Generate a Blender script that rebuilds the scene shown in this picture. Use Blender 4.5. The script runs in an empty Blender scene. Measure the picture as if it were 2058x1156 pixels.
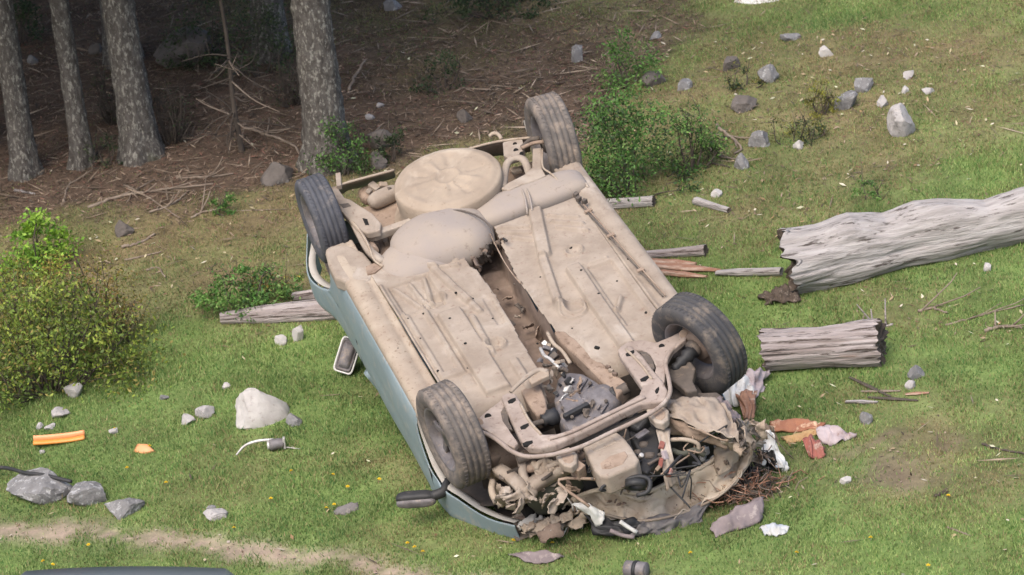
import bpy, bmesh, math, random
import numpy as np
from mathutils import Vector, Matrix

# ------------------------------------------------------------------ camera, world, sun, exposure
sc = bpy.context.scene
COL = sc.collection
random.seed(7)
rng = np.random.default_rng(11)

FPX, CX, CY = 8556.0, 1029.0, 578.0            # focal length in photo pixels, photo centre
CAMZ = 9.2
up = np.array([-.098, .935, .342]); up /= np.linalg.norm(up)
fw = np.array([0, 0, -1.0]); yy = fw - fw.dot(up) * up; yy /= np.linalg.norm(yy)
CM = np.array([np.cross(yy, up), yy, up])       # columns: camera right, up, back in the world
cam_d = bpy.data.cameras.new('camera'); cam = bpy.data.objects.new('camera', cam_d); COL.objects.link(cam)
m4 = Matrix([list(CM[i]) + [[0, 0, CAMZ][i]] for i in range(3)] + [[0, 0, 0, 1]])
cam.matrix_world = m4
cam_d.sensor_width = 36; cam_d.lens = FPX / 2058 * 36
cam_d.clip_start = .5; cam_d.clip_end = 2000
cam_d.dof.use_dof = True; cam_d.dof.focus_distance = 23.6; cam_d.dof.aperture_fstop = 5.0
sc.camera = cam

SUN_EL, SUN_AZ = math.radians(54), math.radians(-150)   # azimuth measured from +Y, clockwise
world = bpy.data.worlds.new('World'); sc.world = world; world.use_nodes = True
nt = world.node_tree; bg = nt.nodes['Background']
sky = nt.nodes.new('ShaderNodeTexSky'); sky.sky_type = 'NISHITA'; sky.sun_disc = False
sky.sun_elevation = SUN_EL; sky.sun_rotation = SUN_AZ
sky.air_density = 1.0; sky.dust_density = 4.0; sky.ozone_density = 1.0
nt.links.new(sky.outputs[0], bg.inputs[0]); bg.inputs[1].default_value = .15
sun_d = bpy.data.lights.new('sun', 'SUN'); sun_d.energy = 1.15; sun_d.angle = math.radians(45); sun_d.color = (1, .955, .88)
sun = bpy.data.objects.new('sun', sun_d); COL.objects.link(sun)
sdir = Vector((math.sin(SUN_AZ) * math.cos(SUN_EL), math.cos(SUN_AZ) * math.cos(SUN_EL), math.sin(SUN_EL)))
sun.rotation_euler = sdir.to_track_quat('Z', 'Y').to_euler(); sun.location = (0, 0, 30)
sc.view_settings.view_transform = 'Standard'; sc.view_settings.look = 'None'
sc.view_settings.gamma = 1; sc.view_settings.exposure = 1.0; sc.view_settings.use_curve_mapping = False
sc.cycles.use_denoising = True
sc.cycles.max_bounces = 6; sc.cycles.diffuse_bounces = 3; sc.cycles.glossy_bounces = 2; sc.cycles.transparent_max_bounces = 4

# ------------------------------------------------------------------ numeric helpers
def hash3(i, j, k, s):
    n = (i * 374761393 + j * 668265263 + k * 2147483647 + s * 1274126177).astype(np.int64)
    n = (n ^ (n >> 13)) * 1274126177 & 0x7fffffff
    n = (n ^ (n >> 16)) * 668265263 & 0x7fffffff
    return (n & 0xffff) / 65535.0
def vnoise(x, y, z=0.0, s=0):
    x, y, z = np.broadcast_arrays(np.asarray(x, float), np.asarray(y, float), np.asarray(z, float))
    i, j, k = np.floor(x).astype(np.int64), np.floor(y).astype(np.int64), np.floor(z).astype(np.int64)
    fx, fy, fz = x - i, y - j, z - k
    fx, fy, fz = [t * t * (3 - 2 * t) for t in (fx, fy, fz)]
    r = 0
    for a in (0, 1):
        for b in (0, 1):
            for c in (0, 1):
                w = (fx if a else 1 - fx) * (fy if b else 1 - fy) * (fz if c else 1 - fz)
                r = r + w * hash3(i + a, j + b, k + c, s)
    return r * 2 - 1
def fbm(x, y, z=0.0, s=0, o=4):
    r, a, f = 0, 1.0, 1.0
    for q in range(o):
        r = r + a * vnoise(np.asarray(x) * f, np.asarray(y) * f, np.asarray(z) * f, s + q * 17); a *= .5; f *= 2.03
    return r / 1.6
def sm(x, a, b):
    t = np.clip((np.asarray(x, float) - a) / (b - a), 0, 1); return t * t * (3 - 2 * t)
def lin(x, pts):
    return np.interp(x, [p[0] for p in pts], [p[1] for p in pts])

# ground height
def gz(x, y):
    x = np.asarray(x, float); y = np.asarray(y, float)
    z = .09 * (x + .68) + .07 * (y - 21.99)
    z = np.where(np.abs(x) > 12, .09 * (np.sign(x) * 12 + .68) + .04 * (x - np.sign(x) * 12) + .07 * (y - 21.99), z)
    z = z + .02 * (np.maximum(y - 40, 0)) ** 1.15
    z = z + .012 * vnoise(x * 1.7, y * 1.7, 0, 3) + .035 * vnoise(x * .45, y * .45, 0, 5)
    return z
def ray(px, py):
    d = CM @ np.array([(px - CX) / FPX, -(py - CY) / FPX, -1.0]); return d
def gp(px, py):                                  # the place on the ground seen at a photo pixel
    d = ray(px, py); t = 24.0
    for _ in range(12):
        x, y = d[0] * t, d[1] * t
        t = t + ((gz(x, y) - CAMZ) - d[2] * t) / (d[2] - .075)
    return np.array([d[0] * t, d[1] * t, CAMZ + d[2] * t])
def at_depth(px, py, t):
    return ray(px, py) * t + np.array([0, 0, CAMZ])
def topx(P):
    q = (np.asarray(P) - np.array([0, 0, CAMZ])) @ CM
    return CX + FPX * q[..., 0] / -q[..., 2], CY - FPX * q[..., 1] / -q[..., 2], -q[..., 2]
def ppm(p):                                      # photo pixels per metre at a place
    return FPX / float(topx(np.array(p))[2])

# ------------------------------------------------------------------ materials
def _mix(nt, fac, a, b, mode='MIX'):
    n = nt.nodes.new('ShaderNodeMix'); n.data_type = 'RGBA'; n.blend_type = mode
    for sock, v in ((n.inputs[0], fac), (n.inputs[6], a), (n.inputs[7], b)):
        if hasattr(v, 'is_linked') or hasattr(v, 'links'): nt.links.new(v, sock)
        elif isinstance(v, (int, float)): sock.default_value = v
        else: sock.default_value = (*v, 1)
    return n.outputs[2]
def _noise(nt, co, scale, detail=4, rough=.6, dist=0):
    n = nt.nodes.new('ShaderNodeTexNoise'); n.inputs['Scale'].default_value = scale
    n.inputs['Detail'].default_value = detail; n.inputs['Roughness'].default_value = rough
    n.inputs['Distortion'].default_value = dist
    nt.links.new(co, n.inputs['Vector']); return n.outputs[0]
def _ramp(nt, v, a, b):
    n = nt.nodes.new('ShaderNodeMapRange'); n.inputs[1].default_value = a; n.inputs[2].default_value = b
    nt.links.new(v, n.inputs[0]); return n.outputs[0]
def mat(name, c1, c2=None, scale=6, rough=.8, bump=.25, bscale=60, c3=None, c3scale=25, c3lo=.58, c3hi=.68, stretch=None,
        spec=.3, metal=0, attr=None, trans=0, sheen=0, bdist=.004, c4=None, c4scale=3, c4lo=.55, c4hi=.7, sub_wave=None):
    m = bpy.data.materials.new(name); m.use_nodes = True; nt = m.node_tree
    b = nt.nodes['Principled BSDF']; tc = nt.nodes.new('ShaderNodeTexCoord'); co = tc.outputs['Object']
    if stretch:
        mp = nt.nodes.new('ShaderNodeMapping'); mp.inputs['Scale'].default_value = stretch
        nt.links.new(co, mp.inputs[0]); co = mp.outputs[0]
    c2 = c2 or tuple(x * .8 for x in c1)
    col = _mix(nt, _ramp(nt, _noise(nt, co, scale), .35, .65), c1, c2)
    if attr:
        a = nt.nodes.new('ShaderNodeVertexColor'); a.layer_name = attr
        n = _ramp(nt, _noise(nt, co, scale), .3, .7)
        mr = nt.nodes.new('ShaderNodeMapRange'); mr.inputs[3].default_value = .78; mr.inputs[4].default_value = 1.2
        nt.links.new(n, mr.inputs[0])
        vm = nt.nodes.new('ShaderNodeVectorMath'); vm.operation = 'SCALE'
        nt.links.new(a.outputs[0], vm.inputs[0]); nt.links.new(mr.outputs[0], vm.inputs[3]); col = vm.outputs[0]
    if c3: col = _mix(nt, _ramp(nt, _noise(nt, co, c3scale, 6, .7), c3lo, c3hi), col, c3)
    if c4: col = _mix(nt, _ramp(nt, _noise(nt, co, c4scale, 5, .65, .6), c4lo, c4hi), col, c4)
    nt.links.new(col, b.inputs['Base Color'])
    b.inputs['Roughness'].default_value = rough; b.inputs['Metallic'].default_value = metal
    b.inputs['Specular IOR Level'].default_value = spec
    if bump:
        bn = nt.nodes.new('ShaderNodeBump'); bn.inputs['Strength'].default_value = bump; bn.inputs['Distance'].default_value = bdist
        nt.links.new(_noise(nt, co, bscale, 5, .65), bn.inputs['Height']); nt.links.new(bn.outputs[0], b.inputs['Normal'])
    if trans:
        tr = nt.nodes.new('ShaderNodeBsdfTranslucent'); nt.links.new(col, tr.inputs[0])
        ms = nt.nodes.new('ShaderNodeMixShader'); ms.inputs[0].default_value = trans
        out = nt.nodes['Material Output']
        nt.links.new(b.outputs[0], ms.inputs[1]); nt.links.new(tr.outputs[0], ms.inputs[2]); nt.links.new(ms.outputs[0], out.inputs[0])
    return m

MT = {}
MT['dust'] = mat('dried_mud_dust', (.315, .262, .212), (.235, .188, .148), 6, .9, .55, 48, (.20, .14, .105), 30, .57, .72, c4=(.375, .325, .275), c4scale=2.6, bdist=.004)
MT['dust_dark'] = mat('brown_dirt_on_steel', (.30, .225, .17), (.21, .15, .11), 8, .9, .4, 50, (.13, .085, .06), 22, .55, .68)
MT['dust_pale'] = mat('pale_dried_mud', (.345, .285, .222), (.275, .215, .165), 7, .9, .5, 55, (.20, .14, .095), 34, .56, .68)
MT['rust'] = mat('rusty_steel', (.20, .15, .118), (.125, .09, .07), 7, .9, .4, 60, (.23, .165, .13), 10, .52, .66)
MT['mud_pale'] = mat('pale_mud_on_sheet_metal', (.50, .425, .335), (.39, .315, .24), 9, .9, .5, 50, (.20, .14, .095), 24, .57, .68)
MT['tank'] = mat('dusty_grey_plastic', (.265, .226, .20), (.30, .25, .205), 5, .85, .35, 45, (.20, .16, .13), 20, .58, .72)
MT['paint'] = mat('grey_blue_car_paint', (.215, .268, .29), (.185, .235, .258), 4, .45, .06, 90, (.33, .315, .285), 12, .52, .72, spec=.5, c4=(.30, .29, .26), c4scale=2.5, c4lo=.58, c4hi=.85)
MT['paint_dust'] = mat('dusty_pale_paint', (.40, .375, .34), (.36, .33, .29), 6, .7, .2, 70, (.30, .24, .19), 30, .6, .75)
MT['dust_warm'] = mat('warm_tan_dust', (.325, .262, .20), (.26, .205, .155), 4, .9, .45, 50, (.20, .145, .10), 30, .60, .74, c4=(.41, .345, .275), c4scale=3)
MT['dust_rosy'] = mat('rosy_brown_dust', (.315, .258, .222), (.235, .185, .155), 7, .9, .5, 50, (.14, .095, .07), 26, .56, .70, c4=(.38, .32, .275), c4scale=5)
MT['rubber'] = mat('tyre_rubber', (.048, .048, .052), (.075, .07, .067), 7, .85, .5, 130, (.19, .155, .125), 9, .50, .72, bdist=.004)
MT['rubber_dusty'] = mat('dusty_tyre_rubber', (.135, .118, .105), (.09, .08, .074), 9, .9, .5, 120, (.26, .21, .17), 12, .47, .70)
MT['rubber_blue'] = mat('bluish_worn_tyre_rubber', (.082, .084, .096), (.055, .056, .064), 8, .8, .5, 120, (.17, .15, .135), 11, .54, .72, bdist=.004)
MT['black'] = mat('black_plastic', (.022, .022, .024), (.035, .034, .034), 8, .55, .2, 80, (.09, .075, .062), 14, .58, .75)
MT['hole'] = mat('black_and_hole_shade', (.012, .011, .01), None, 8, .9, 0)  # flat black; on discs and plates it paints the shade inside openings
MT['alu'] = mat('cast_alloy', (.18, .165, .168), (.11, .098, .098), 16, .65, .5, 60, (.26, .21, .17), 20, .54, .68, spec=.4, metal=.25)
MT['bright'] = mat('bright_scraped_metal', (.55, .54, .52), (.40, .37, .34), 15, .45, .3, 50, spec=.5, metal=.3)
MT['steel_dark'] = mat('dark_dirty_steel', (.075, .062, .053), (.11, .09, .075), 12, .8, .4, 50, (.17, .13, .10), 20, .54, .68)
MT['greenish'] = mat('dark_olive_underseal', (.055, .058, .045), (.08, .078, .06), 6, .8, .2, 40)
MT['red'] = mat('dirty_red_plastic', (.27, .09, .07), (.2, .08, .06), 14, .7, .2, 40, (.35, .26, .22), 20, .52, .62)
MT['white'] = mat('white_plastic', (.66, .65, .62), (.52, .50, .47), 12, .6, .25, 40, (.32, .27, .22), 18, .58, .7)
MT['orange'] = mat('orange_plastic', (.66, .22, .03), (.60, .25, .06), 10, .45, .1, 40, spec=.5)
MT['orange_pale'] = mat('pale_orange_plastic', (.66, .29, .13), (.60, .26, .11), 10, .45, .1, 40, spec=.5)
MT['wood'] = mat('weathered_silver_wood', (.40, .368, .35), (.27, .245, .23), 26, .9, 1.0, 75, (.085, .07, .062), 42, .56, .63, stretch=(.09, 1, 1), bdist=.014, c4=(.45, .42, .405), c4scale=5)
MT['wood_warm'] = mat('weathered_pinkish_wood', (.38, .335, .32), (.23, .19, .175), 26, .9, 1.0, 75, (.075, .057, .048), 40, .53, .61, stretch=(.09, 1, 1), bdist=.014, c4=(.34, .20, .13), c4scale=4, c4lo=.64, c4hi=.74)
MT['wood_end'] = mat('dark_broken_wood', (.10, .075, .058), (.05, .038, .03), 22, .95, .9, 40, (.21, .17, .14), 26, .55, .65, bdist=.01)
MT['rot'] = mat('reddish_rotten_wood', (.34, .19, .125), (.22, .11, .07), 12, .95, .8, 34, (.45, .34, .27), 16, .54, .64, stretch=(.15, 1, 1), bdist=.01)
MT['bark'] = mat('lichened_bark', (.122, .11, .097), (.062, .053, .046), 26, .95, 1.0, 55, (.26, .245, .21), 46, .52, .61, stretch=(1, 1, .5), bdist=.02, c4=(.075, .085, .045), c4scale=3, c4lo=.56, c4hi=.72)
MT['twig'] = mat('dry_grey_twig', (.25, .20, .155), (.17, .13, .10), 14, .9, .3, 60)
MT['twig_dark'] = mat('dark_twig', (.085, .068, .055), (.06, .048, .038), 14, .9, .3, 60)
MT['stone'] = mat('pale_granite', (.37, .345, .33), (.28, .262, .255), 9, .9, .7, 45, (.17, .155, .145), 40, .54, .66, bdist=.008)
MT['stone_grey'] = mat('grey_rock', (.205, .198, .195), (.125, .12, .118), 9, .9, .9, 40, (.33, .325, .32), 26, .53, .62, bdist=.01)
MT['stone_dark'] = mat('dark_mossy_rock', (.13, .112, .10), (.085, .073, .065), 10, .9, .7, 30, (.16, .15, .14), 20, .55, .68, bdist=.012)
MT['stone_white'] = mat('white_quartz', (.43, .405, .38), (.33, .305, .285), 10, .85, .5, 45, (.25, .22, .20), 28, .58, .7, bdist=.006)
MT['leaf'] = mat('leaf', (.1, .1, .1), None, 9, .6, 0, attr='Col', trans=.25, spec=.3)
MT['grass'] = mat('grass_blade', (.1, .1, .1), None, 3, .65, 0, attr='Col', trans=.3, spec=.25)
MT['litter'] = mat('litter', (.1, .1, .1), None, 9, .9, 0, attr='Col', spec=.15)
MT['cloth'] = mat('grey_fabric', (.17, .155, .15), (.12, .108, .104), 9, .95, .4, 60, (.27, .24, .21), 14, .56, .7)
MT['pinkcloth'] = mat('pale_pink_sheet', (.42, .355, .36), (.30, .24, .24), 12, .9, .4, 40, (.22, .15, .13), 20, .56, .66)
MT['mauve'] = mat('dirty_mauve_plastic', (.22, .18, .18), (.15, .12, .12), 8, .7, .3, 40, (.32, .27, .25), 16, .55, .68)
MT['redwood'] = mat('red_orange_wood', (.36, .165, .095), (.27, .11, .065), 12, .8, .5, 40, (.60, .42, .28), 16, .54, .66)
MT['strawwood'] = mat('yellow_orange_wood', (.44, .29, .14), (.36, .21, .10), 12, .8, .5, 40)
MT['bluewhite'] = mat('bluish_white_plastic', (.34, .37, .42), (.40, .39, .36), 9, .6, .2, 40)
MT['yellow'] = mat('dandelion_petal', (.78, .56, .03), (.7, .46, .02), 30, .7, 0)
MT['slate'] = mat('foreground_car_paint', (.155, .175, .21), (.145, .165, .20), 4, .32, 0, spec=.5)
MT['glass'] = mat('dark_car_glass', (.02, .024, .028), None, 4, .1, 0, spec=.6)

# ------------------------------------------------------------------ object helpers
def tag(o, label=None, cat=None, group=None, kind=None):
    for k, v in (('label', label), ('category', cat), ('group', group), ('kind', kind)):
        if v: o[k] = v
    return o
def link(name, me, m=None, parent=None, smooth=True, loc=None, mw=None):
    if m is not None and not me.materials: me.materials.append(m)
    if smooth and len(me.polygons):
        me.polygons.foreach_set('use_smooth', np.ones(len(me.polygons), bool))
    o = bpy.data.objects.new(name, me); COL.objects.link(o)
    if parent is not None: o.parent = parent
    if mw is not None: o.matrix_world = mw
    if loc is not None: o.location = [float(q) for q in loc]
    return o
def mesh(name, v, f):
    me = bpy.data.meshes.new(name); me.from_pydata([tuple(map(float, p)) for p in v], [], [tuple(map(int, q)) for q in f]); me.update(); return me
def fast_mesh(name, V, Fc, k):                    # numpy arrays, k corners per face
    me = bpy.data.meshes.new(name); V = np.ascontiguousarray(V, np.float32); Fc = np.ascontiguousarray(Fc, np.int32)
    me.vertices.add(len(V)); me.vertices.foreach_set('co', V.ravel())
    me.loops.add(Fc.size); me.loops.foreach_set('vertex_index', Fc.ravel())
    me.polygons.add(len(Fc)); me.polygons.foreach_set('loop_start', np.arange(0, Fc.size, k, dtype=np.int32))
    me.polygons.foreach_set('loop_total', np.full(len(Fc), k, np.int32)); me.update(calc_edges=True); return me
def set_col(me, C):                               # per-vertex inherent colour
    a = me.color_attributes.new('Col', 'FLOAT_COLOR', 'POINT')
    A = np.ones((len(C), 4), np.float32); A[:, :3] = C; a.data.foreach_set('color', A.ravel())
def empty(name, loc, label, cat, group=None, mw=None):
    o = bpy.data.objects.new(name, None); COL.objects.link(o); o.empty_display_size = .1
    if mw is not None: o.matrix_world = mw
    else: o.location = [float(q) for q in loc]
    return tag(o, label, cat, group)
def sweep(path, rad, sides=8, flat=1.0, cap=True, jitter=0):
    P = np.array(path, float); n = len(P)
    R = np.full(n, rad, float) if np.isscalar(rad) else np.interp(np.linspace(0, 1, n), np.linspace(0, 1, len(rad)), rad)
    T = np.gradient(P, axis=0) if n > 2 else np.repeat((P[1:] - P[:1]), 2, 0)
    T /= np.linalg.norm(T, axis=1)[:, None] + 1e-12
    r = np.array([0, 0, 1.0]) if abs(T[0][2]) < .9 else np.array([1.0, 0, 0])
    V = []; N = np.cross(T[0], np.cross(r, T[0])); N /= np.linalg.norm(N)
    for i in range(n):
        N = N - N.dot(T[i]) * T[i]; N /= np.linalg.norm(N); B = np.cross(T[i], N)
        for k in range(sides):
            a = 2 * math.pi * (k + .5) / sides; rr = R[i] * (1 + jitter * (random.random() - .5))
            V.append(P[i] + N * math.cos(a) * rr * flat + B * math.sin(a) * rr)
    Fs = [(i * sides + k, i * sides + (k + 1) % sides, (i + 1) * sides + (k + 1) % sides, (i + 1) * sides + k) for i in range(n - 1) for k in range(sides)]
    if cap: Fs += [tuple(range(sides))[::-1], tuple(range((n - 1) * sides, n * sides))]
    return V, Fs
def smooth_path(pts, n=24):
    P = np.array(pts, float)
    if len(P) < 3: return np.array([P[0] + (P[-1] - P[0]) * t for t in np.linspace(0, 1, max(2, n))])
    Q = np.vstack([2 * P[0] - P[1], P, 2 * P[-1] - P[-2]]); out = []
    seg = len(P) - 1
    for t in np.linspace(0, seg, n):
        i = min(int(t), seg - 1); f = t - i; a, b, c, d = Q[i:i + 4]
        out.append(.5 * (2 * b + (c - a) * f + (2 * a - 5 * b + 4 * c - d) * f * f + (3 * b - a - 3 * c + d) * f ** 3))
    return np.array(out)
def lathe(profile, seg=48, axis='y'):             # profile: (radius, along) points, closed loop
    V = []; n = len(profile)
    for k in range(seg):
        a = 2 * math.pi * k / seg; c, s = math.cos(a), math.sin(a)
        for r, h in profile: V.append((r * c, h, r * s))
    Fs = [(k * n + i, k * n + (i + 1) % n, ((k + 1) % seg) * n + (i + 1) % n, ((k + 1) % seg) * n + i) for k in range(seg) for i in range(n)]
    return V, Fs
def bevel(o, w=.004, seg=2):
    b = o.modifiers.new('bevel', 'BEVEL'); b.width = w; b.segments = seg; b.limit_method = 'ANGLE'; b.angle_limit = math.radians(40)
    return o
def join(parts):                                  # several (V,F) lists into one
    V, Fs = [], []
    for v, f in parts:
        k = len(V); V += [tuple(p) for p in v]; Fs += [tuple(i + k for i in q) for q in f]
    return V, Fs
def boxvf(c, s, R=None):
    c = np.array(c, float); V = []
    for x in (-.5, .5):
        for y in (-.5, .5):
            for z in (-.5, .5):
                p = np.array([x * s[0], y * s[1], z * s[2]]); V.append(c + (R @ p if R is not None else p))
    return V, [(0, 1, 3, 2), (4, 6, 7, 5), (0, 4, 5, 1), (2, 3, 7, 6), (0, 2, 6, 4), (1, 5, 7, 3)]

def sheet_geo(rows, nu, nv, crumple, seed, crease=0):
    R = np.array([smooth_path(r, nu) for r in rows])
    G = np.array([smooth_path(R[:, i], nv) for i in range(nu)])
    if crumple:
        e1 = np.gradient(G, axis=0); e2 = np.gradient(G, axis=1); N = np.cross(e1, e2); N /= np.linalg.norm(N, axis=2)[..., None] + 1e-9
        a, b_ = np.meshgrid(np.linspace(0, 1, nu), np.linspace(0, 1, nv), indexing='ij')
        h = np.abs(fbm(a * 5 + seed, b_ * 3, seed * 1.3, seed, 3)) * 2 - .5 + .6 * vnoise(a * 9, b_ * 5, 2, seed)
        G = G + N * (crumple * h)[..., None] + crumple * .5 * np.stack([vnoise(a * 7, b_ * 4, 5, seed + k) for k in (1, 2, 3)], -1)
    if crease:
        a, b_ = np.meshgrid(np.linspace(0, 1, nu), np.linspace(0, 1, nv), indexing='ij'); e1 = np.gradient(G, axis=0); e2 = np.gradient(G, axis=1); N = np.cross(e1, e2); N /= np.linalg.norm(N, axis=2)[..., None] + 1e-9
        G = G + N * (crease * (np.abs(vnoise(a * 11 + b_ * 1.5, b_ * 1.2, 0, seed)) + .5 * np.abs(vnoise(a * 26 - b_ * 2, b_ * 3, 3, seed)) - .4))[..., None]
    idx = np.arange(nu * nv).reshape(nu, nv); return G.reshape(-1, 3), np.stack([idx[:-1, :-1], idx[1:, :-1], idx[1:, 1:], idx[:-1, 1:]], -1).reshape(-1, 4)
def ground_sheet(name, rows, m, label, cat, group=None, crumple=.012, thick=.005, seed=0, nu=22, nv=12):
    R = [[gp(q[0], q[1]) + np.array([0, 0, .006 + (q[2] if len(q) > 2 else 0)]) for q in r] for r in rows]
    V, F = sheet_geo(R, nu, nv, crumple, seed); c = V.mean(0); g = gz(V[:, 0], V[:, 1]) + .004; V[:, 2] = np.maximum(V[:, 2], g)
    o = link(name, mesh(name, V - c, F), MT[m], loc=c); s_ = o.modifiers.new('thick', 'SOLIDIFY'); s_.thickness = thick; s_.offset = 0
    return tag(o, label, cat, group)
# ------------------------------------------------------------------ ground zones (true colours of turf, litter and soil)
def zones(x, y):
    z = gz(x, y); px, py, d = topx(np.stack([x, y, z], -1))
    j1 = 55 * fbm(x * 1.3, y * 1.3, 0, 21) + 30 * vnoise(x * 6, y * 6, 0, 22); j2 = 45 * fbm(x * 1.6, y * 1.6, 0, 31) + 25 * vnoise(x * 7, y * 7, 0, 32)
    X, Y = px + j1, py + j2
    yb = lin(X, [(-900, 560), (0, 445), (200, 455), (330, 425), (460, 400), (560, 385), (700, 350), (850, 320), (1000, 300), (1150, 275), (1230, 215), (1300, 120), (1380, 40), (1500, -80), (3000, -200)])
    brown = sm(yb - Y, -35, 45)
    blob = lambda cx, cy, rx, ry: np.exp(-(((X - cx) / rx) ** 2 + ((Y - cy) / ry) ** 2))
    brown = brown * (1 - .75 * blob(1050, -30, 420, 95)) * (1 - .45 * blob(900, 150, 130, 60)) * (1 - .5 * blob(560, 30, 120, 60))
    yl = lin(X, [(-900, 700), (0, 610), (300, 655), (450, 650), (640, 625), (800, 500), (1200, 470), (1350, 470), (1500, 480), (1750, 440), (2000, 300), (2500, 200)])
    dry = .85 * sm(yl - Y, -60, 70)
    dry = dry * (1 - .75 * blob(1750, 5, 420, 70)) * (1 - .7 * blob(2060, 330, 120, 100)) * (1 - .35 * blob(1400, 430, 150, 60)) * (1 - .35 * blob(1750, 330, 500, 120)) * (1 - .6 * blob(1250, 110, 90, 110))
    dry = np.maximum(dry, .65 * blob(1830, 880, 210, 90)); dry = np.maximum(dry, .5 * blob(1720, 600, 160, 40))
    dry = np.maximum(dry, .5 * blob(1950, 985, 260, 70)); dry = np.maximum(dry, .6 * blob(800, 945, 130, 45)); dry = np.maximum(dry, .35 * blob(540, 930, 160, 50))
    dry = np.maximum(dry, .75 * blob(1480, 1000, 110, 60)); dry = np.maximum(dry, .45 * blob(1000, 1090, 260, 30))
    dry = np.clip(dry + .34 * fbm(x * 2.2, y * 2.2, 0, 41) + .12 * vnoise(x * 8, y * 8, 0, 43), 0, 1)
    yt = lin(X, [(-900, 985), (0, 1052), (180, 1066), (330, 1090), (500, 1115), (640, 1128), (900, 1165), (2500, 1300)])
    track = np.exp(-((Y + .55 * (-j2) - yt - 4) / 17) ** 2)
    track = np.maximum(track, sm(Y - lin(X, [(-500, 1080), (0, 1132), (110, 1165), (600, 1260), (3000, 1500)]), -8, 14))
    soil = np.maximum(track, 1.0 * np.exp(-(((X - 1800) / 95) ** 2 + ((Y - 945) / 38) ** 2)))
    soil = np.maximum(soil, .95 * np.exp(-(((X - 1790) / 120) ** 2 + ((Y - 880 + .22 * (X - 1790)) / 11) ** 2)))
    soil = np.clip(soil + .25 * vnoise(x * 9, y * 9, 0, 51) * (soil > .08), 0, 1)
    return brown, dry, soil, track, px, py

MT['ground'] = mat('ground_soil_and_turf', (.1, .1, .1), None, 14, .95, .8, 30, attr='Col', spec=.12, bdist=.015)
def terrain():
    xs = np.concatenate([np.linspace(-260, -9, 26)[:-1], np.arange(-9, 9, .09), np.linspace(9, 260, 26)])
    ys = np.concatenate([np.linspace(-40, 14, 28)[:-1], np.arange(14, 36, .09), np.linspace(36, 420, 50)])
    X, Y = np.meshgrid(xs, ys); Z = gz(X, Y)
    br, dr, so, tr, px, py = zones(X, Y)
    near = (np.abs(X) < 9.1) & (Y > 13.5) & (Y < 36)
    n = fbm(X * 4, Y * 4, 0, 61)[..., None]
    lush = np.array([.125, .18, .055]) * (1 + .35 * n); dryc = np.array([.165, .13, .072]) * (1 + .35 * n)
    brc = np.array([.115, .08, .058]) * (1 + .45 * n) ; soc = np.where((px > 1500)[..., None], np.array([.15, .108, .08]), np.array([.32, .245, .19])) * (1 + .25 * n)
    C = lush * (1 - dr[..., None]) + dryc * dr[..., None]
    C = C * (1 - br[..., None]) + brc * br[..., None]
    patch = (so * (1 - .15 * (px > 1500)))[..., None]
    C = C * (1 - patch) + soc * patch
    nx, ny = len(xs), len(ys)
    idx = np.arange(nx * ny).reshape(ny, nx)
    Fc = np.stack([idx[:-1, :-1], idx[:-1, 1:], idx[1:, 1:], idx[1:, :-1]], -1).reshape(-1, 4)
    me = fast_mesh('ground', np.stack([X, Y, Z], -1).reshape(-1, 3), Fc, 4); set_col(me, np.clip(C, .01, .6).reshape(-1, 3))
    tag(link('ground', me, MT['ground']), kind='structure')
terrain()

def scatter(n, x0, x1, y0, y1, inside=.12):
    x = rng.uniform(x0, x1, n); y = rng.uniform(y0, y1, n)
    px, py, d = topx(np.stack([x, y, gz(x, y)], -1))
    fr = (px > -160) & (px < 2220) & (py > -130) & (py < 1260)
    k = fr | (rng.random(n) < inside); return x[k], y[k]

def grass():
    x, y = scatter(1750000, -5.2, 5.4, 17.5, 31.5)
    br, dr, so, tr, px, py = zones(x, y)
    clump = fbm(x * 5, y * 5, 0, 71)
    p = (1 - .93 * br) * (1 - .30 * dr) * (1 - .93 * np.clip(so * 1.15, 0, 1)) * np.clip(.75 + .6 * clump, .2, 1)
    k = rng.random(len(x)) < p
    x, y, br, dr, so, clump = [q[k] for q in (x, y, br, dr, so, clump)]; n = len(x); z = gz(x, y)
    h = (.013 + .011 * rng.random(n) + .007 * clump) * (1 - .35 * dr) * (1 - .3 * br)
    h *= np.where(rng.random(n) < .03, 1.8, 1)
    w = .0030 + .0022 * rng.random(n); a = rng.uniform(0, 2 * math.pi, n); le = rng.uniform(.1, 1.0, n) * h; la = rng.uniform(0, 2 * math.pi, n)
    dx, dy = np.cos(a) * w, np.sin(a) * w
    V = np.empty((n, 3, 3)); V[:, 0] = np.stack([x - dx, y - dy, z - .004], -1); V[:, 1] = np.stack([x + dx, y + dy, z - .004], -1)
    V[:, 2] = np.stack([x + np.cos(la) * le, y + np.sin(la) * le, z + h], -1)
    big = fbm(x * .9, y * .9, 0, 81)[:, None]; t = rng.random(n)[:, None]
    g1 = np.array([.185, .275, .078]); g2 = np.array([.32, .37, .145]); g3 = np.array([.095, .195, .05])
    C = g1 * (1 - t) + g2 * t; C = np.where(rng.random((n, 1)) < .25, g3, C); C = C * (1 + .30 * big) + np.array([.02, .01, 0]) * big
    tan = np.array([.34, .27, .145]); tan2 = np.array([.20, .18, .075])
    dry_b = rng.random((n, 1)) < np.clip(.07 + dr * .75, 0, .85)[:, None]
    C = np.where(dry_b, tan * t + tan2 * (1 - t), C)
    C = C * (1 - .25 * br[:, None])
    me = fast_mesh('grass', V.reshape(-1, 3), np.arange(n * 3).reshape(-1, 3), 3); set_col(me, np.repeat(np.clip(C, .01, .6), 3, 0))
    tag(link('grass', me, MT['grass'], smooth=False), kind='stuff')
grass()

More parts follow.
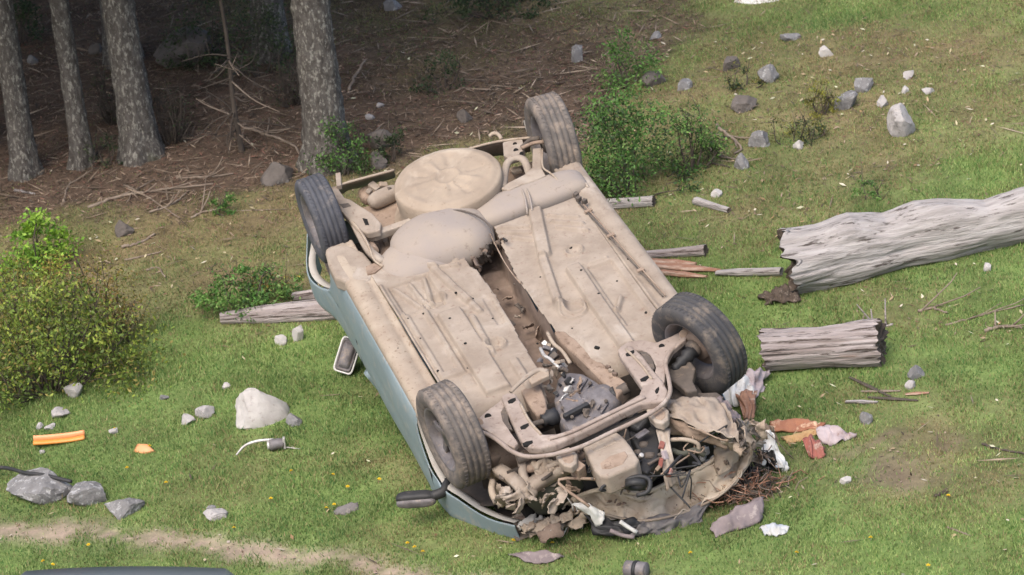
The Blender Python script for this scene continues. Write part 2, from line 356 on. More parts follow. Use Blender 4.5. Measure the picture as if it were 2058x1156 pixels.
def slivers(name, n, sel, length, width, cols, lift=.012, tilt=.25, box=(-5.2, 5.4, 17.5, 33)):
    x, y = scatter(n, *box)
    br, dr, so, tr, px, py = zones(x, y)
    k = rng.random(len(x)) < sel(br, dr, so, tr, px, py, x, y); x, y = x[k], y[k]; n = len(x); z = gz(x, y) + rng.random(n) * lift + .003
    L = rng.uniform(*length, n) / 2; w = rng.uniform(*width, n) / 2; a = rng.uniform(0, 2 * math.pi, n); ti = rng.normal(0, tilt, n); tr2 = rng.normal(0, .4, n)
    d = np.stack([np.cos(a) * np.cos(ti), np.sin(a) * np.cos(ti), np.sin(ti)], -1); s = np.stack([-np.sin(a) * np.cos(tr2), np.cos(a) * np.cos(tr2), np.sin(tr2)], -1)
    c = np.stack([x, y, z], -1); V = np.stack([c - d * L[:, None], c + s * w[:, None], c + d * L[:, None], c - s * w[:, None]], 1)
    cols = np.array(cols); ci = rng.integers(0, len(cols), n); C = cols[ci] * rng.uniform(.7, 1.25, (n, 1))
    me = fast_mesh(name, V.reshape(-1, 3), np.arange(n * 4).reshape(-1, 4), 4); set_col(me, np.repeat(C, 4, 0))
    return tag(link(name, me, MT['litter'], smooth=False), kind='stuff')
slivers('forest_litter', 330000, lambda b, d, s, t, px, py, x, y: np.clip(b * 1.0 + .22 * d * (py < 700), 0, 1), (.02, .075), (.003, .010),
        [(.155, .112, .082), (.115, .082, .06), (.195, .138, .10), (.085, .062, .048), (.29, .215, .16), (.17, .09, .068), (.08, .066, .05)])
slivers('fallen_twigs', 17000, lambda b, d, s, t, px, py, x, y: b * .75 + .08 * d, (.10, .34), (.006, .013), [(.22, .17, .125), (.15, .115, .085), (.30, .235, .175), (.10, .078, .06)], .03, .12)
slivers('leaf_litter', 24000, lambda b, d, s, t, px, py, x, y: np.clip(.10 + .32 * d - .35 * b, .03, 1) * np.clip(.45 + 1.0 * fbm(x * 1.8, y * 1.8, 0, 91), .05, 1), (.022, .055), (.010, .022),
        [(.40, .34, .22), (.33, .25, .15), (.48, .43, .33), (.26, .17, .09), (.45, .44, .30)], .03, .35)
slivers('gravel', 16000, lambda b, d, s, t, px, py, x, y: np.clip(t * 1.3 - .15, 0, 1), (.008, .034), (.006, .022), [(.38, .29, .23), (.27, .20, .155), (.46, .38, .32), (.17, .125, .10), (.40, .29, .23)], .012, .5)
slivers('soil_crumbs', 22000, lambda b, d, s, t, px, py, x, y: np.where(px > 1500, s, 0) * 1.0, (.01, .045), (.006, .018), [(.11, .08, .06), (.075, .055, .043), (.20, .15, .11), (.27, .20, .15)], .012, .5)

# ------------------------------------------------------------------ shrubs
G_MID = [(.075, .17, .035), (.105, .21, .045), (.055, .125, .03), (.15, .25, .065)]
G_DARK = [(.035, .062, .025), (.05, .08, .03), (.028, .045, .02), (.065, .085, .035)]
G_LIME = [(.24, .40, .04), (.30, .46, .07), (.15, .29, .04)]
G_OLIVE = [(.19, .205, .035), (.26, .25, .04), (.13, .155, .03), (.28, .21, .05), (.09, .10, .03), (.22, .15, .04), (.07, .07, .035)]
G_YEL = [(.20, .19, .04), (.15, .15, .035), (.10, .10, .03)]
def bush(name, px, py, w, h, n, leaf, pal, label, cat='shrub', group=None, depth=.8, twiggy=14, lo=0.02, seed=0, clumps=40, up=.0):
    r = np.random.default_rng(100 + seed); b = gp(px, py); s = ppm(b); rx, hh = w / s / 2, h / s / .93; ry = rx * depth
    o = empty(name, b, label, cat, group)
    th = r.uniform(0, 2 * math.pi, clumps); ph = np.arccos(r.uniform(-.15, 1, clumps)); q = r.uniform(.35, 1.18, clumps) ** .7
    cc = np.stack([rx * np.cos(th) * np.sin(ph) * q, ry * np.sin(th) * np.sin(ph) * q, lo * hh + hh * np.clip(np.cos(ph) * q * .92 + .12, .06, 1)], -1)
    cs = r.uniform(.12, .26, clumps) * (rx + hh) * .55
    ci = r.integers(0, clumps, n); P = cc[ci] + r.normal(0, 1, (n, 3)) * cs[ci][:, None] * np.array([.6, .6, .5])
    P[:, 2] = np.abs(P[:, 2] - .01) + .01
    L = leaf * r.uniform(.55, 1.25, n); W = L * r.uniform(.35, .6, n)
    d = r.normal(0, 1, (n, 3)) + np.array([0, 0, up]); d /= np.linalg.norm(d, axis=1)[:, None]
    e = np.cross(d, r.normal(0, 1, (n, 3))); e /= np.linalg.norm(e, axis=1)[:, None]
    V = np.stack([P - d * L[:, None] / 2, P + e * W[:, None] / 2, P + d * L[:, None] / 2, P - e * W[:, None] / 2], 1)
    pal = np.array(pal); pc = r.integers(0, len(pal), clumps); mixc = np.where(r.random(n) < .6, pc[ci], r.integers(0, len(pal), n))
    C = pal[mixc] * r.uniform(.7, 1.3, (n, 1))
    me = fast_mesh('foliage', V.reshape(-1, 3), np.arange(n * 4).reshape(-1, 4), 4); set_col(me, np.repeat(C, 4, 0))
    tag(link('foliage', me, MT['leaf'], o, smooth=False), kind='stuff')
    for k in range(min(twiggy, clumps)):
        e0 = cc[k]; base = np.array([e0[0] * .25, e0[1] * .25, -.02]); mid = (base + e0) / 2 + r.normal(0, .03, 3)
        tip = e0 * np.array([1.02, 1.02, 1.08])
        parts = [sweep(smooth_path([base, mid, tip], 8), [.007, .002], 5)]
        for q2 in range(3):
            t0 = mid + (tip - mid) * r.uniform(.1, .9); parts.append(sweep([t0, t0 + r.normal(0, .05, 3) + np.array([0, 0, .07])], [.003, .001], 4))
        link('stem', mesh('stem', *join(parts)), MT['twig_dark'], o)
    return o

# ------------------------------------------------------------------ stones
def stone(px, py, w, h, m, label, seed, name='stone', depth=.85, group='stones scattered over the grass', cuts=12, flat=.0, taper=0, cat='stone', rot=None, rough=.07):
    r = np.random.default_rng(500 + seed); b = gp(px, py); s = ppm(b)
    bm = bmesh.new(); bmesh.ops.create_icosphere(bm, subdivisions=4, radius=1)
    V = np.array([v.co[:] for v in bm.verts])
    for k in range(cuts):                          # broken faces
        n = r.normal(0, 1, 3); n /= np.linalg.norm(n); c = r.uniform(.48, .80); dd = V @ n - c; V = V - np.outer(np.maximum(dd, 0) * .92, n)
    V = V * (1 + rough * fbm(V[:, 0] * 1.7, V[:, 1] * 1.7, V[:, 2] * 1.7, seed, 3)[:, None] + .05 * vnoise(V[:, 0] * 5, V[:, 1] * 5, V[:, 2] * 5, seed + 3)[:, None] + .04 * vnoise(V[:, 0] * 11, V[:, 1] * 11, V[:, 2] * 11, seed + 4)[:, None])
    if taper: V[:, :2] *= (1 - taper * np.clip((V[:, 2:3] + .6) / 1.6, 0, 1)); V[:, 0] -= .25 * np.clip(V[:, 2] + .2, 0, 1) * taper
    lo, hi = V.min(0), V.max(0); V = (V - (lo + hi) / 2) / ((hi - lo) / 2)
    sx, sz = w / s / 2 * .94, h / s / 2 / .66
    V = V * np.array([sx, sx * depth, sz]); a = r.uniform(-.2, .2) if rot is None else rot
    V = V @ np.array([[math.cos(a), math.sin(a), 0], [-math.sin(a), math.cos(a), 0], [0, 0, 1]])
    V[:, 2] += sz * .36; V[:, 1] += sx * depth * .5
    for v, p in zip(bm.verts, V): v.co = p
    me = bpy.data.meshes.new(name); bm.to_mesh(me); bm.free()
    o = link(name, me, MT[m], loc=b); me.set_sharp_from_angle(angle=math.radians(24)); return tag(o, label, cat, group)

# ------------------------------------------------------------------ logs, sticks
def frame_from(p0, p1):
    x = np.array(p1, float) - p0; L = np.linalg.norm(x); x /= L; y = np.cross([0, 0, 1], x); y /= np.linalg.norm(y); z = np.cross(x, y)
    return Matrix([[x[0], y[0], z[0], p0[0]], [x[1], y[1], z[1], p0[1]], [x[2], y[2], z[2], p0[2]], [0, 0, 0, 1]]), L
def log(name, a, b, rads, m, mend, label, cat='log', group=None, seed=0, lump=.12, groove=.06, sag=None, seg=90, sides=56, squash=1.0, endtilt=0, top=None):
    p0, p1 = gp(*a), gp(*b); rr0, rr1 = rads[0], rads[-1]
    p0 = p0 + np.array([0, rr0 * .6, rr0 * .86]); p1 = p1 + np.array([0, rr1 * .6, rr1 * .86])
    mw, L = frame_from(p0, p1)
    t = np.linspace(0, 1, seg); R = np.interp(t, np.linspace(0, 1, len(rads)), rads); x = t * L
    an = np.linspace(0, 2 * math.pi, sides, endpoint=False); XX, AA = np.meshgrid(x, an, indexing='ij'); RR = R[:, None] * np.ones_like(AA)
    cy, cz = np.cos(AA), np.sin(AA)
    RR = RR * (1 + lump * fbm(XX * 2.6, cy * 1.3, cz * 1.3, seed, 3) + groove * .6 * fbm(XX * 4.5 + 2 * cy, cy * 10, cz * 10, seed + 5, 4) - groove * 2.4 * np.maximum(vnoise(XX * 1.6, cy * 9 + 1.5 * XX, cz * 9, seed + 9) - .42, 0))
    Y, Z = RR * cy, RR * cz * squash
    if top is not None: Z = Z + np.interp(t, np.linspace(0, 1, len(top)), top)[:, None] * np.maximum(cz, 0) * (1 + .35 * vnoise(cy * 2, XX * 5, 0, seed))
    if sag is not None: Z = Z + np.interp(t, np.linspace(0, 1, len(sag)), sag)[:, None]
    XX = XX + endtilt * (cz + .25 * vnoise(cy * 5, cz * 5, 0, seed)) * RR * (1 - t)[:, None] ** 6 + R[0] * (.16 * vnoise(cy * 3, cz * 3, 1, seed) + .16 * vnoise(cy * 11, cz * 11, 1, seed)) * ((t < .012) | (t > .988))[:, None]
    V = np.stack([XX, Y, Z], -1).reshape(-1, 3)
    F = [(i * sides + k, (i + 1) * sides + k, (i + 1) * sides + (k + 1) % sides, i * sides + (k + 1) % sides) for i in range(seg - 1) for k in range(sides)]
    o = link(name, mesh(name, V, F), MT[m], mw=mw); tag(o, label, cat, group)
    for end in (0, 1):                             # ragged end faces, a little hollow
        i = 0 if end == 0 else seg - 1; ring = V[i * sides:(i + 1) * sides]; c = ring.mean(0); vs, fs = [], []
        for q, f in enumerate((1.0, .86, .66, .42, .2)):
            dxx = (1 if end == 0 else -1) * R[i] * (.16 * (1 - f) + .09 * vnoise(np.cos(an) * 4 * f, np.sin(an) * 4 * f, q, seed + 2) * (f < 1))
            P = c + (ring - c) * f; P[:, 0] += dxx; vs += list(P)
        vs.append(c + np.array([(1 if end == 0 else -1) * R[i] * .15, 0, 0]))
        for q in range(4):
            for k in range(sides):
                f4 = (q * sides + k, q * sides + (k + 1) % sides, (q + 1) * sides + (k + 1) % sides, (q + 1) * sides + k); fs.append(f4 if end else f4[::-1])
        for k in range(sides): fs.append((4 * sides + k, 4 * sides + (k + 1) % sides, 5 * sides) if end else (4 * sides + (k + 1) % sides, 4 * sides + k, 5 * sides))
        link('end_face', mesh('end_face', vs, fs), MT[mend], o)
    return o
def stick(name, pts, r, m, label, cat='stick', group=None, lift=None, sides=6, forks=0, seed=0):
    q = np.random.default_rng(seed + 900); P = [gp(*p[:2]) + np.array([0, 0, (p[2] if len(p) > 2 else 0) + r * .8]) for p in pts]
    P = smooth_path(P, 6 * len(P)) if len(P) > 2 else smooth_path(P, 36)
    P = P + q.normal(0, r * .25, P.shape); parts = [sweep(P, [r, r * .55], sides)]
    for k in range(forks):
        i = q.integers(2, len(P) - 2); d = P[i + 1] - P[i - 1]; d /= np.linalg.norm(d); e = q.normal(0, .7, 3); e[2] = abs(e[2]) * .5; f = d + e
        parts.append(sweep([P[i], P[i] + f * q.uniform(.05, .14), P[i] + f * q.uniform(.15, .22) + np.array([0, 0, .02])], [r * .6, r * .25], 5))
    V, F = join(parts); c = P[0]
    o = link(name, mesh(name, [np.array(v) - c for v in V], F), MT[m], loc=c); return tag(o, label, cat, group)

# ------------------------------------------------------------------ trees: trunks in view, crowns above the frame
def tree(b, r, label, seed, H=8.5, crown0=2.0, cr=1.9, leaves=1500, group='trees at the forest edge', bend=.05, fine=True):
    q = np.random.default_rng(700 + seed); o = empty('pine_tree', b, label, 'tree', group)
    seg, sides = (90, 40) if fine else (14, 10)
    t = np.concatenate([np.linspace(-.12, 2.2, int(seg * .75)), np.linspace(2.2, H, seg - int(seg * .75) + 1)[1:]])
    an = np.linspace(0, 2 * math.pi, sides, endpoint=False); T, A = np.meshgrid(t, an, indexing='ij')
    R = r * (1 - .85 * np.clip(T / H, 0, 1)) * (1 + .45 * np.exp(-np.maximum(T, 0) / .12)) * (1 + .10 * np.exp(-np.maximum(T, 0) / .25) * np.cos(A * 5 + seed))
    ca, sa = np.cos(A), np.sin(A)
    R = R * (1 + .07 * fbm(ca * 1.5, sa * 1.5, T * 2.2, seed, 3) + .11 * fbm(ca * 6, sa * 6, T * 16, seed + 4, 3))
    bx = bend * np.sin(T * .8 + seed); X, Y = bx + R * ca, bend * .5 * np.cos(T + seed) + R * sa
    V = np.stack([X, Y, T], -1).reshape(-1, 3)
    F = [(i * sides + k, i * sides + (k + 1) % sides, (i + 1) * sides + (k + 1) % sides, (i + 1) * sides + k) for i in range(len(t) - 1) for k in range(sides)]
    tr = link('trunk', mesh('trunk', V, F), MT['bark'], o)
    for k in range(9):                              # limbs into the crown
        z = crown0 + (H - crown0) * (k + .3) / 9.5; a = q.uniform(0, 6.28); L = cr * (1 - .75 * (z - crown0) / (H - crown0)) * .9
        e = np.array([math.cos(a) * L, math.sin(a) * L, .15 * L]); s0 = np.array([0, 0, z])
        link('limb', mesh('limb', *sweep(smooth_path([s0, s0 + e * .5 + np.array([0, 0, .1]), s0 + e], 7), [.03, .008], 5)), MT['bark'], o)
    n = leaves; z = crown0 + (H - crown0) * q.random(n) ** 1.2; rad = cr * (1 - .8 * (z - crown0) / (H - crown0)) * np.sqrt(q.random(n)); a = q.uniform(0, 6.28, n)
    P = np.stack([rad * np.cos(a), rad * np.sin(a), z + .12 * rad], -1); L = q.uniform(.16, .34, n); W = L * .55
    d = np.stack([np.cos(a), np.sin(a), q.normal(-.15, .3, n)], -1) + q.normal(0, .45, (n, 3)); d /= np.linalg.norm(d, axis=1)[:, None]
    e = np.cross(d, np.array([0, 0, 1.0]) + q.normal(0, .35, (n, 3))); e /= np.linalg.norm(e, axis=1)[:, None]
    Vl = np.stack([P - d * L[:, None] / 2, P + e * W[:, None] / 2, P + d * L[:, None] / 2, P - e * W[:, None] / 2], 1)
    C = np.array(G_DARK)[q.integers(0, 4, n)] * q.uniform(.7, 1.2, (n, 1))
    me = fast_mesh('crown', Vl.reshape(-1, 3), np.arange(n * 4).reshape(-1, 4), 4); set_col(me, np.repeat(C, 4, 0)); tag(link('crown', me, MT['leaf'], o, smooth=False), kind='stuff')
    return o
tree(gp(47, 352), .088, 'grey lichened trunk nearest the left picture edge, bare at its foot', 1, bend=.02)
tree(gp(163, 332), .072, 'slimmest pale trunk, between two thicker trunks on the left', 2, bend=.02)
tree(gp(285, 312), .122, 'thick grey trunk with flared mossy foot, third from the left', 3, bend=.03)
tree(gp(668, 330), .142, 'thickest trunk, standing alone behind the left rear wheel of the car', 4, bend=.02)
far = [(-4.6, 27.3), (-3.7, 28.6), (-5.6, 29.5), (-2.6, 29.9), (-1.5, 29.4), (-.9, 30.6), (-4.2, 31.2), (-2.0, 31.8), (-6.6, 27.6), (-6.2, 32), (-.2, 33.4), (-7.6, 30.5), (-3.4, 33.6), (-5.2, 35), (-.8, 34.8), (-8.8, 28.8)]
for k, (x, y) in enumerate(far):
    tree(np.array([x, y, float(gz(x, y))]), .12, 'pine tree deeper in the dark wood behind the front trunks', 20 + k, fine=False, leaves=1250, cr=1.8, crown0=2.3, group='pine trees deeper in the wood')
# ------------------------------------------------------------------ shrubs in view
bush('shrub', 105, 780, 380, 205, 11500, .030, [(.20, .26, .045), (.26, .31, .05), (.14, .20, .035), (.24, .20, .055), (.09, .135, .03), (.15, .22, .04), (.10, .11, .035)], 'large olive and yellow shrub with twiggy dark base at the left picture edge', depth=.7, twiggy=60, seed=1, clumps=130, up=.5)
bush('shrub', 55, 650, 240, 130, 4000, .024, G_OLIVE + G_YEL, 'thin yellowing shrub behind the large olive shrub, below the lime plant', depth=.6, twiggy=18, seed=2, clumps=40)
bush('shrub', 215, 700, 160, 185, 3000, .021, G_YEL + [(.22, .15, .05), (.26, .17, .05)], 'sparse orange-tinged twiggy shrub growing out of the big shrub on its right', depth=.6, twiggy=26, seed=22, clumps=34)
bush('shrub', 78, 545, 115, 140, 2200, .036, G_LIME, 'bright lime green sapling rising behind the large olive shrub', depth=.7, twiggy=8, seed=3, clumps=18)
bush('shrub', 500, 622, 200, 70, 2600, .028, G_MID, 'low green shrub growing behind the log left of the car', depth=.55, twiggy=10, seed=4, clumps=26)
bush('shrub', 1275, 388, 265, 190, 8000, .027, G_MID + G_DARK[:2] + [(.10, .19, .05)], 'dense bright green shrub behind the right rear wheel of the car', depth=.65, twiggy=16, seed=5, clumps=60)
bush('shrub', 1390, 345, 130, 110, 1700, .025, G_MID + G_DARK, 'loose green shrub beside the rotten roots, right of the dense green shrub', depth=.65, twiggy=12, seed=6, clumps=26)
bush('shrub', 1262, 178, 120, 110, 1500, .026, G_MID + [(.11, .2, .05)], 'upright patch of green plants above the dense green shrub', depth=.8, twiggy=6, seed=7, clumps=24)
bush('shrub', 695, 352, 120, 105, 1900, .024, G_MID + G_DARK, 'leafy green shrub at the foot of the thickest trunk', depth=.6, twiggy=8, seed=8, clumps=26)
bush('shrub', 785, 325, 70, 60, 800, .022, G_DARK, 'small dark shrub around the blackish rock behind the car', depth=.6, twiggy=6, seed=9, clumps=14)
bush('shrub', 452, 430, 42, 46, 300, .026, G_MID, 'tiny green seedling among twigs on the forest edge', depth=.8, twiggy=3, seed=10, clumps=7)
bush('shrub', 1650, 232, 78, 62, 700, .020, G_YEL + G_OLIVE[:2], 'small mustard yellow shrub among stones on the slope', depth=.7, twiggy=8, seed=11, clumps=16)
bush('shrub', 1600, 285, 110, 52, 700, .020, G_DARK + G_YEL, 'flat dark olive shrub just below the small mustard shrub', depth=.7, twiggy=8, seed=12, clumps=18)
bush('shrub', 1000, 30, 230, 85, 2600, .028, G_DARK, 'dark olive shrub cut by the top picture edge above the car', depth=.7, twiggy=12, seed=13, clumps=30)
bush('shrub', 400, 130, 130, 130, 1500, .024, G_DARK + [(.06, .085, .03)], 'dim shrub between the third trunk and the dead sapling', depth=.7, twiggy=12, seed=14, clumps=24)
bush('shrub', 530, 150, 150, 150, 2000, .024, G_DARK + [(.075, .10, .035)], 'straggly dark green shrub left of the thickest trunk', depth=.7, twiggy=14, seed=15, clumps=30)
bush('shrub', 40, 90, 110, 95, 1400, .026, G_DARK, 'dark hanging shrub in the top left corner behind the first trunk', depth=.7, twiggy=8, seed=16, clumps=20)
bush('shrub', 890, 180, 120, 75, 700, .022, G_DARK + [(.06, .095, .035)], 'low dull green weeds in the shade above the spare wheel well', 'weeds', depth=.9, twiggy=4, seed=17, clumps=22)
bush('shrub', 1740, 405, 60, 38, 300, .020, G_MID, 'small green weed tuft above the long fallen log', 'weeds', depth=.9, twiggy=3, seed=18, clumps=9)
bush('shrub', 215, 330, 90, 75, 500, .020, G_DARK, 'dark tuft between the second and third trunk', 'weeds', depth=.8, twiggy=8, seed=19, clumps=12)
bush('shrub', 1500, 175, 90, 40, 350, .022, G_DARK + G_YEL, 'thin dark weeds around the bluish stone on the slope', 'weeds', depth=.9, twiggy=6, seed=20, clumps=12)
bush('shrub', 560, 590, 130, 45, 500, .022, G_OLIVE + G_MID, 'scrubby brownish weeds at the right end of the low shrub behind the log', 'weeds', depth=.8, twiggy=8, seed=21, clumps=14)

bush('shrub', 590, 210, 70, 110, 250, .02, G_DARK, 'twiggy thin undergrowth touching the left side of the thickest trunk', 'undergrowth', depth=.8, twiggy=30, seed=31, clumps=34)
bush('shrub', 350, 285, 90, 110, 260, .02, G_DARK, 'leafless twiggy undergrowth right of the third trunk', 'undergrowth', depth=.8, twiggy=34, seed=32, clumps=36)
bush('shrub', 225, 250, 70, 120, 200, .02, G_DARK, 'wispy grey undergrowth between the second and third trunk, higher up', 'undergrowth', depth=.8, twiggy=28, seed=33, clumps=30)

# dead sapling between the trunks
b = gp(487, 305); s = ppm(b); o = empty('dead_sapling', b, 'bare grey dead sapling with tangled twigs between the third and fourth trunk', 'dead tree')
r2 = np.random.default_rng(3)
link('trunk', mesh('trunk', *sweep(smooth_path([(0, 0, -.05), (-.02, .02, .35), (-.01, .03, .8), (-.04, 0, 1.5)], 20), [.022, .016, .008], 8, jitter=.25)), MT['twig_dark'], o)
for k in range(24):
    z = r2.uniform(.0, .75); a = r2.uniform(0, 6.28); L = r2.uniform(.15, .42)
    e = np.array([math.cos(a) * L, math.sin(a) * L, r2.uniform(-.22, .16)]); p = np.array([-.015, .02, z])
    parts = [sweep(smooth_path([p, p + e * .5 + r2.normal(0, .03, 3), p + e], 8), [.007, .0025], 5)]
    for q in range(3):
        t0 = p + e * r2.uniform(.3, .9); parts.append(sweep([t0, t0 + r2.normal(0, .07, 3)], [.003, .0015], 4))
    link('twig', mesh('twig', *join(parts)), MT['twig_dark'] if k % 4 else MT['twig'], o)

# ------------------------------------------------------------------ stones
GR = 'stones scattered over the grass'
stone(528, 848, 122, 66, 'stone_white', 'large pale pointed boulder on the grass left of the car', 1, 'boulder', taper=.55, cuts=4, rot=.1, cat='boulder', rough=.05)
stone(592, 856, 36, 22, 'stone_grey', 'small dark stone tucked against the right foot of the large pale boulder', 2)
stone(149, 800, 42, 28, 'stone_white', 'white blocky stone in front of the large olive shrub', 3, cuts=14)
stone(122, 840, 46, 17, 'stone', 'flat pale stone between the white blocky stone and the orange plastic', 4)
stone(80, 862, 17, 12, 'stone', 'pebble-sized pale stone left of a twin one, above the orange plastic', 5)
stone(100, 864, 24, 10, 'stone', 'flat small pale stone right of its pebble twin, above the orange plastic', 6)
stone(379, 852, 33, 19, 'stone', 'small pale stone left of the pinkish stone near the boulder', 7)
stone(413, 840, 44, 22, 'stone', 'pinkish brown stone just left of the large pale boulder', 8)
stone(330, 804, 22, 9, 'stone_grey', 'low grey stone uphill between shrub and boulder', 9)
stone(455, 781, 20, 12, 'stone_white', 'small whitish stone uphill on the left of the boulder', 10)
stone(80, 1006, 150, 50, 'stone_grey', 'longest grey outcrop rock under the black hose', 11, 'rock', cuts=12, cat='rock', group='grey rocks by the dirt track')
stone(176, 1014, 88, 40, 'stone_grey', 'lumpy grey rock with lichen, in the middle of the outcrop', 12, 'rock', cuts=9, cat='rock', group='grey rocks by the dirt track')
stone(252, 1036, 86, 32, 'stone_grey', 'separate grey rock at the right end of the outcrop beside the track', 13, 'rock', cuts=9, cat='rock', group='grey rocks by the dirt track')
stone(435, 1042, 58, 15, 'stone', 'half buried flat stone above the dirt track', 14)
stone(425, 1026, 22, 9, 'stone_grey', 'pebble resting behind the half buried flat stone', 15)
stone(1815, 275, 62, 64, 'stone', 'biggest whitish angular boulder on the right slope', 16, 'boulder', cuts=10, cat='boulder', rough=.05)
stone(1703, 218, 54, 32, 'stone_grey', 'grey stone with dark side, right of the mustard shrub', 17)
stone(1738, 184, 42, 26, 'stone_grey', 'grey stone uphill behind the dark-sided grey stone', 18)
stone(1775, 215, 26, 22, 'stone', 'small buff stone between the grey stone and the biggest whitish boulder', 19)
stone(1546, 165, 46, 34, 'stone_grey', 'bluish grey stone in the weeds on the slope', 20)
stone(1470, 140, 40, 24, 'stone_dark', 'dull brown rock left of the bluish grey stone', 21)
stone(1663, 112, 34, 20, 'stone_white', 'white stone lowest of the pair near the top right', 22)
stone(1590, 82, 46, 14, 'stone_grey', 'long flat grey stone uphill near the top right', 23)
stone(1161, 124, 26, 34, 'stone_grey', 'upright grey stone in the shade above the right rear wheel', 24)
stone(1376, 180, 36, 20, 'stone_grey', 'small rounded grey stone beside the leafy patch', 25)
stone(1312, 172, 56, 28, 'stone_dark', 'mauve brown rock right of the upright leafy patch', 26)
stone(1497, 222, 60, 28, 'stone_dark', 'large dark half sunken rock on the slope', 27)
stone(1526, 296, 46, 30, 'stone_grey', 'grey rock above the pale little rock near the roots', 28)
stone(1492, 340, 34, 30, 'stone_grey', 'blue-grey cube-like stone below the root tangle', 29, cuts=14)
stone(1605, 300, 24, 18, 'stone_white', 'tiny bright white triangular stone below the olive shrub', 30)
stone(1827, 158, 24, 16, 'stone', 'lone little grey stone uphill of the biggest whitish boulder', 31)
stone(1820, 187, 18, 13, 'stone_white', 'tiny cream stone left of a paler chip on the dry slope', 32)
stone(1866, 188, 28, 11, 'stone', 'flat buff chip on the dry slope right of the cream stone', 33)
stone(1318, 80, 28, 14, 'stone_grey', 'small grey stone near the top above the leafy patch', 34)
stone(1441, 396, 26, 15, 'stone_white', 'small whitish stone above the short stick right of the shrub', 35)
stone(600, 686, 26, 30, 'stone_white', 'upright white chip beside the log left of the car', 36)
stone(565, 694, 28, 18, 'stone_white', 'flat white chip lower left of the upright one by the log', 37)
stone(557, 368, 76, 40, 'stone_dark', 'brownish rock left of the left rear wheel', 38)
stone(250, 474, 42, 32, 'stone_dark', 'dark mottled rock among twigs above the shrubs', 39)
stone(66, 130, 24, 20, 'stone_grey', 'pale stone in the dark between the first two trunks', 40)
stone(192, 108, 32, 18, 'stone_dark', 'dim stone between the second and third trunk', 41)
stone(768, 300, 62, 40, 'stone_dark', 'blackish rock standing behind the car beside the dark shrub', 42, group=None)
stone(763, 340, 36, 34, 'stone_dark', 'purplish small rock in front of the blackish rock', 43)
stone(370, 130, 130, 66, 'stone_dark', 'big black boulder in the shade right of the third trunk', 44, 'boulder', cat='boulder')
stone(935, 245, 34, 26, 'stone_dark', 'dull rock in the litter above the spare wheel well', 45)
stone(790, 20, 40, 22, 'stone_grey', 'dim grey stone near the top picture edge right of the thickest trunk', 46)
stone(765, 216, 18, 9, 'stone', 'tiny buff chip right of the thickest trunk, upper of two', 47)
stone(744, 240, 22, 10, 'stone', 'tiny buff chip right of the thickest trunk, lower of two', 48)
stone(1843, 762, 40, 26, 'stone_grey', 'greenish grey stone on the grass right of the short log', 49)
stone(1830, 781, 24, 16, 'stone', 'pale stone touching the greenish grey stone from below', 50)
stone(1742, 852, 28, 24, 'stone_grey', 'small slate grey stone below the splintered bark', 51)
stone(1700, 972, 26, 13, 'stone_white', 'white pebble on the grass right of the crushed front', 52)
stone(228, 872, 20, 11, 'stone', 'little round stone right of the orange plastic', 53)
stone(85, 912, 12, 8, 'stone', 'pebble just below the orange plastic', 54)
stone(1985, 545, 18, 16, 'stone_white', 'tiny pointed white chip in front of the long fallen log', 55)

# ------------------------------------------------------------------ logs and dead wood
log('fallen_log', (1592, 600), (2260, 448), [.205, .185, .152, .160, .135, .13, .13], 'wood', 'wood_end', 'long silvery fallen log with broken near end, reaching the right picture edge', seed=3, lump=.22, groove=.06, endtilt=-.08, seg=170, sides=120, top=[0, .0, .055, .02, .065, .03, .0, .055, .06, .03, 0])
log('log', (1546, 750), (1778, 737), [.125, .118, .116, .128, .135], 'wood_warm', 'wood_end', 'short thick cut log lying on the grass right of the right front wheel', seed=8, lump=.12, groove=.10, seg=90, sides=150, endtilt=-.1)
log('log', (446, 652), (720, 640), [.038, .058, .062, .07, .066], 'wood_warm', 'wood_end', 'thin weathered log left of the car, partly behind its door', seed=14, lump=.16, groove=.10)
log('log', (590, 606), (690, 600), [.03, .04, .04], 'wood_warm', 'wood_end', 'pale branch stub behind the thin log next to the car', seed=15, lump=.2)
log('log', (1225, 422), (1316, 416), [.036, .034, .036], 'wood', 'wood_end', 'small grey log stub peeking out behind the right sill of the car', seed=18, lump=.12)
log('log', (1398, 412), (1466, 429), [.026, .02, .018], 'wood', 'wood_end', 'short pale stick with a mossy thick end on the dry grass', seed=19, lump=.3, cat='stick')
log('log', (1300, 522), (1420, 516), [.028, .03, .036], 'wood_warm', 'wood_end', 'cracked grey log lying on top of the red rotten wood', seed=21, lump=.2, groove=.14)
for k, (a, b2, r) in enumerate([((1318, 545), (1450, 548), .032), ((1330, 556), (1420, 560), .028), ((1310, 535), (1400, 534), .03)]):
    log('rotten_wood', a, b2, [r, r * 1.1, r * .4], 'rot', 'rot', ['long red-brown strip of rotten wood beside the car, middle of three', 'lowest red-brown strip of rotten wood beside the car', 'upper red-brown strip of rotten wood under the cracked grey log'][k], 'wood', 'red rotten wood beside the car', seed=30 + k, lump=.35, groove=.2, squash=.6, seg=50, sides=30)
log('log', (1440, 556), (1572, 557), [.02, .032, .03, .034], 'wood', 'wood', 'whitish splintered branch between red rotten wood and the long fallen log', seed=35, lump=.35, groove=.2, squash=.7)
ground_sheet('rotten_wood', [[(1528, 602), (1556, 592), (1590, 582)], [(1532, 608, .02), (1562, 602, .045), (1598, 594, .05)], [(1540, 614), (1570, 613), (1606, 607)]], 'wood_end', 'crumbling orange brown wood spilling from the broken end of the long log', 'wood', None, .035, .01, 36, 26, 16)
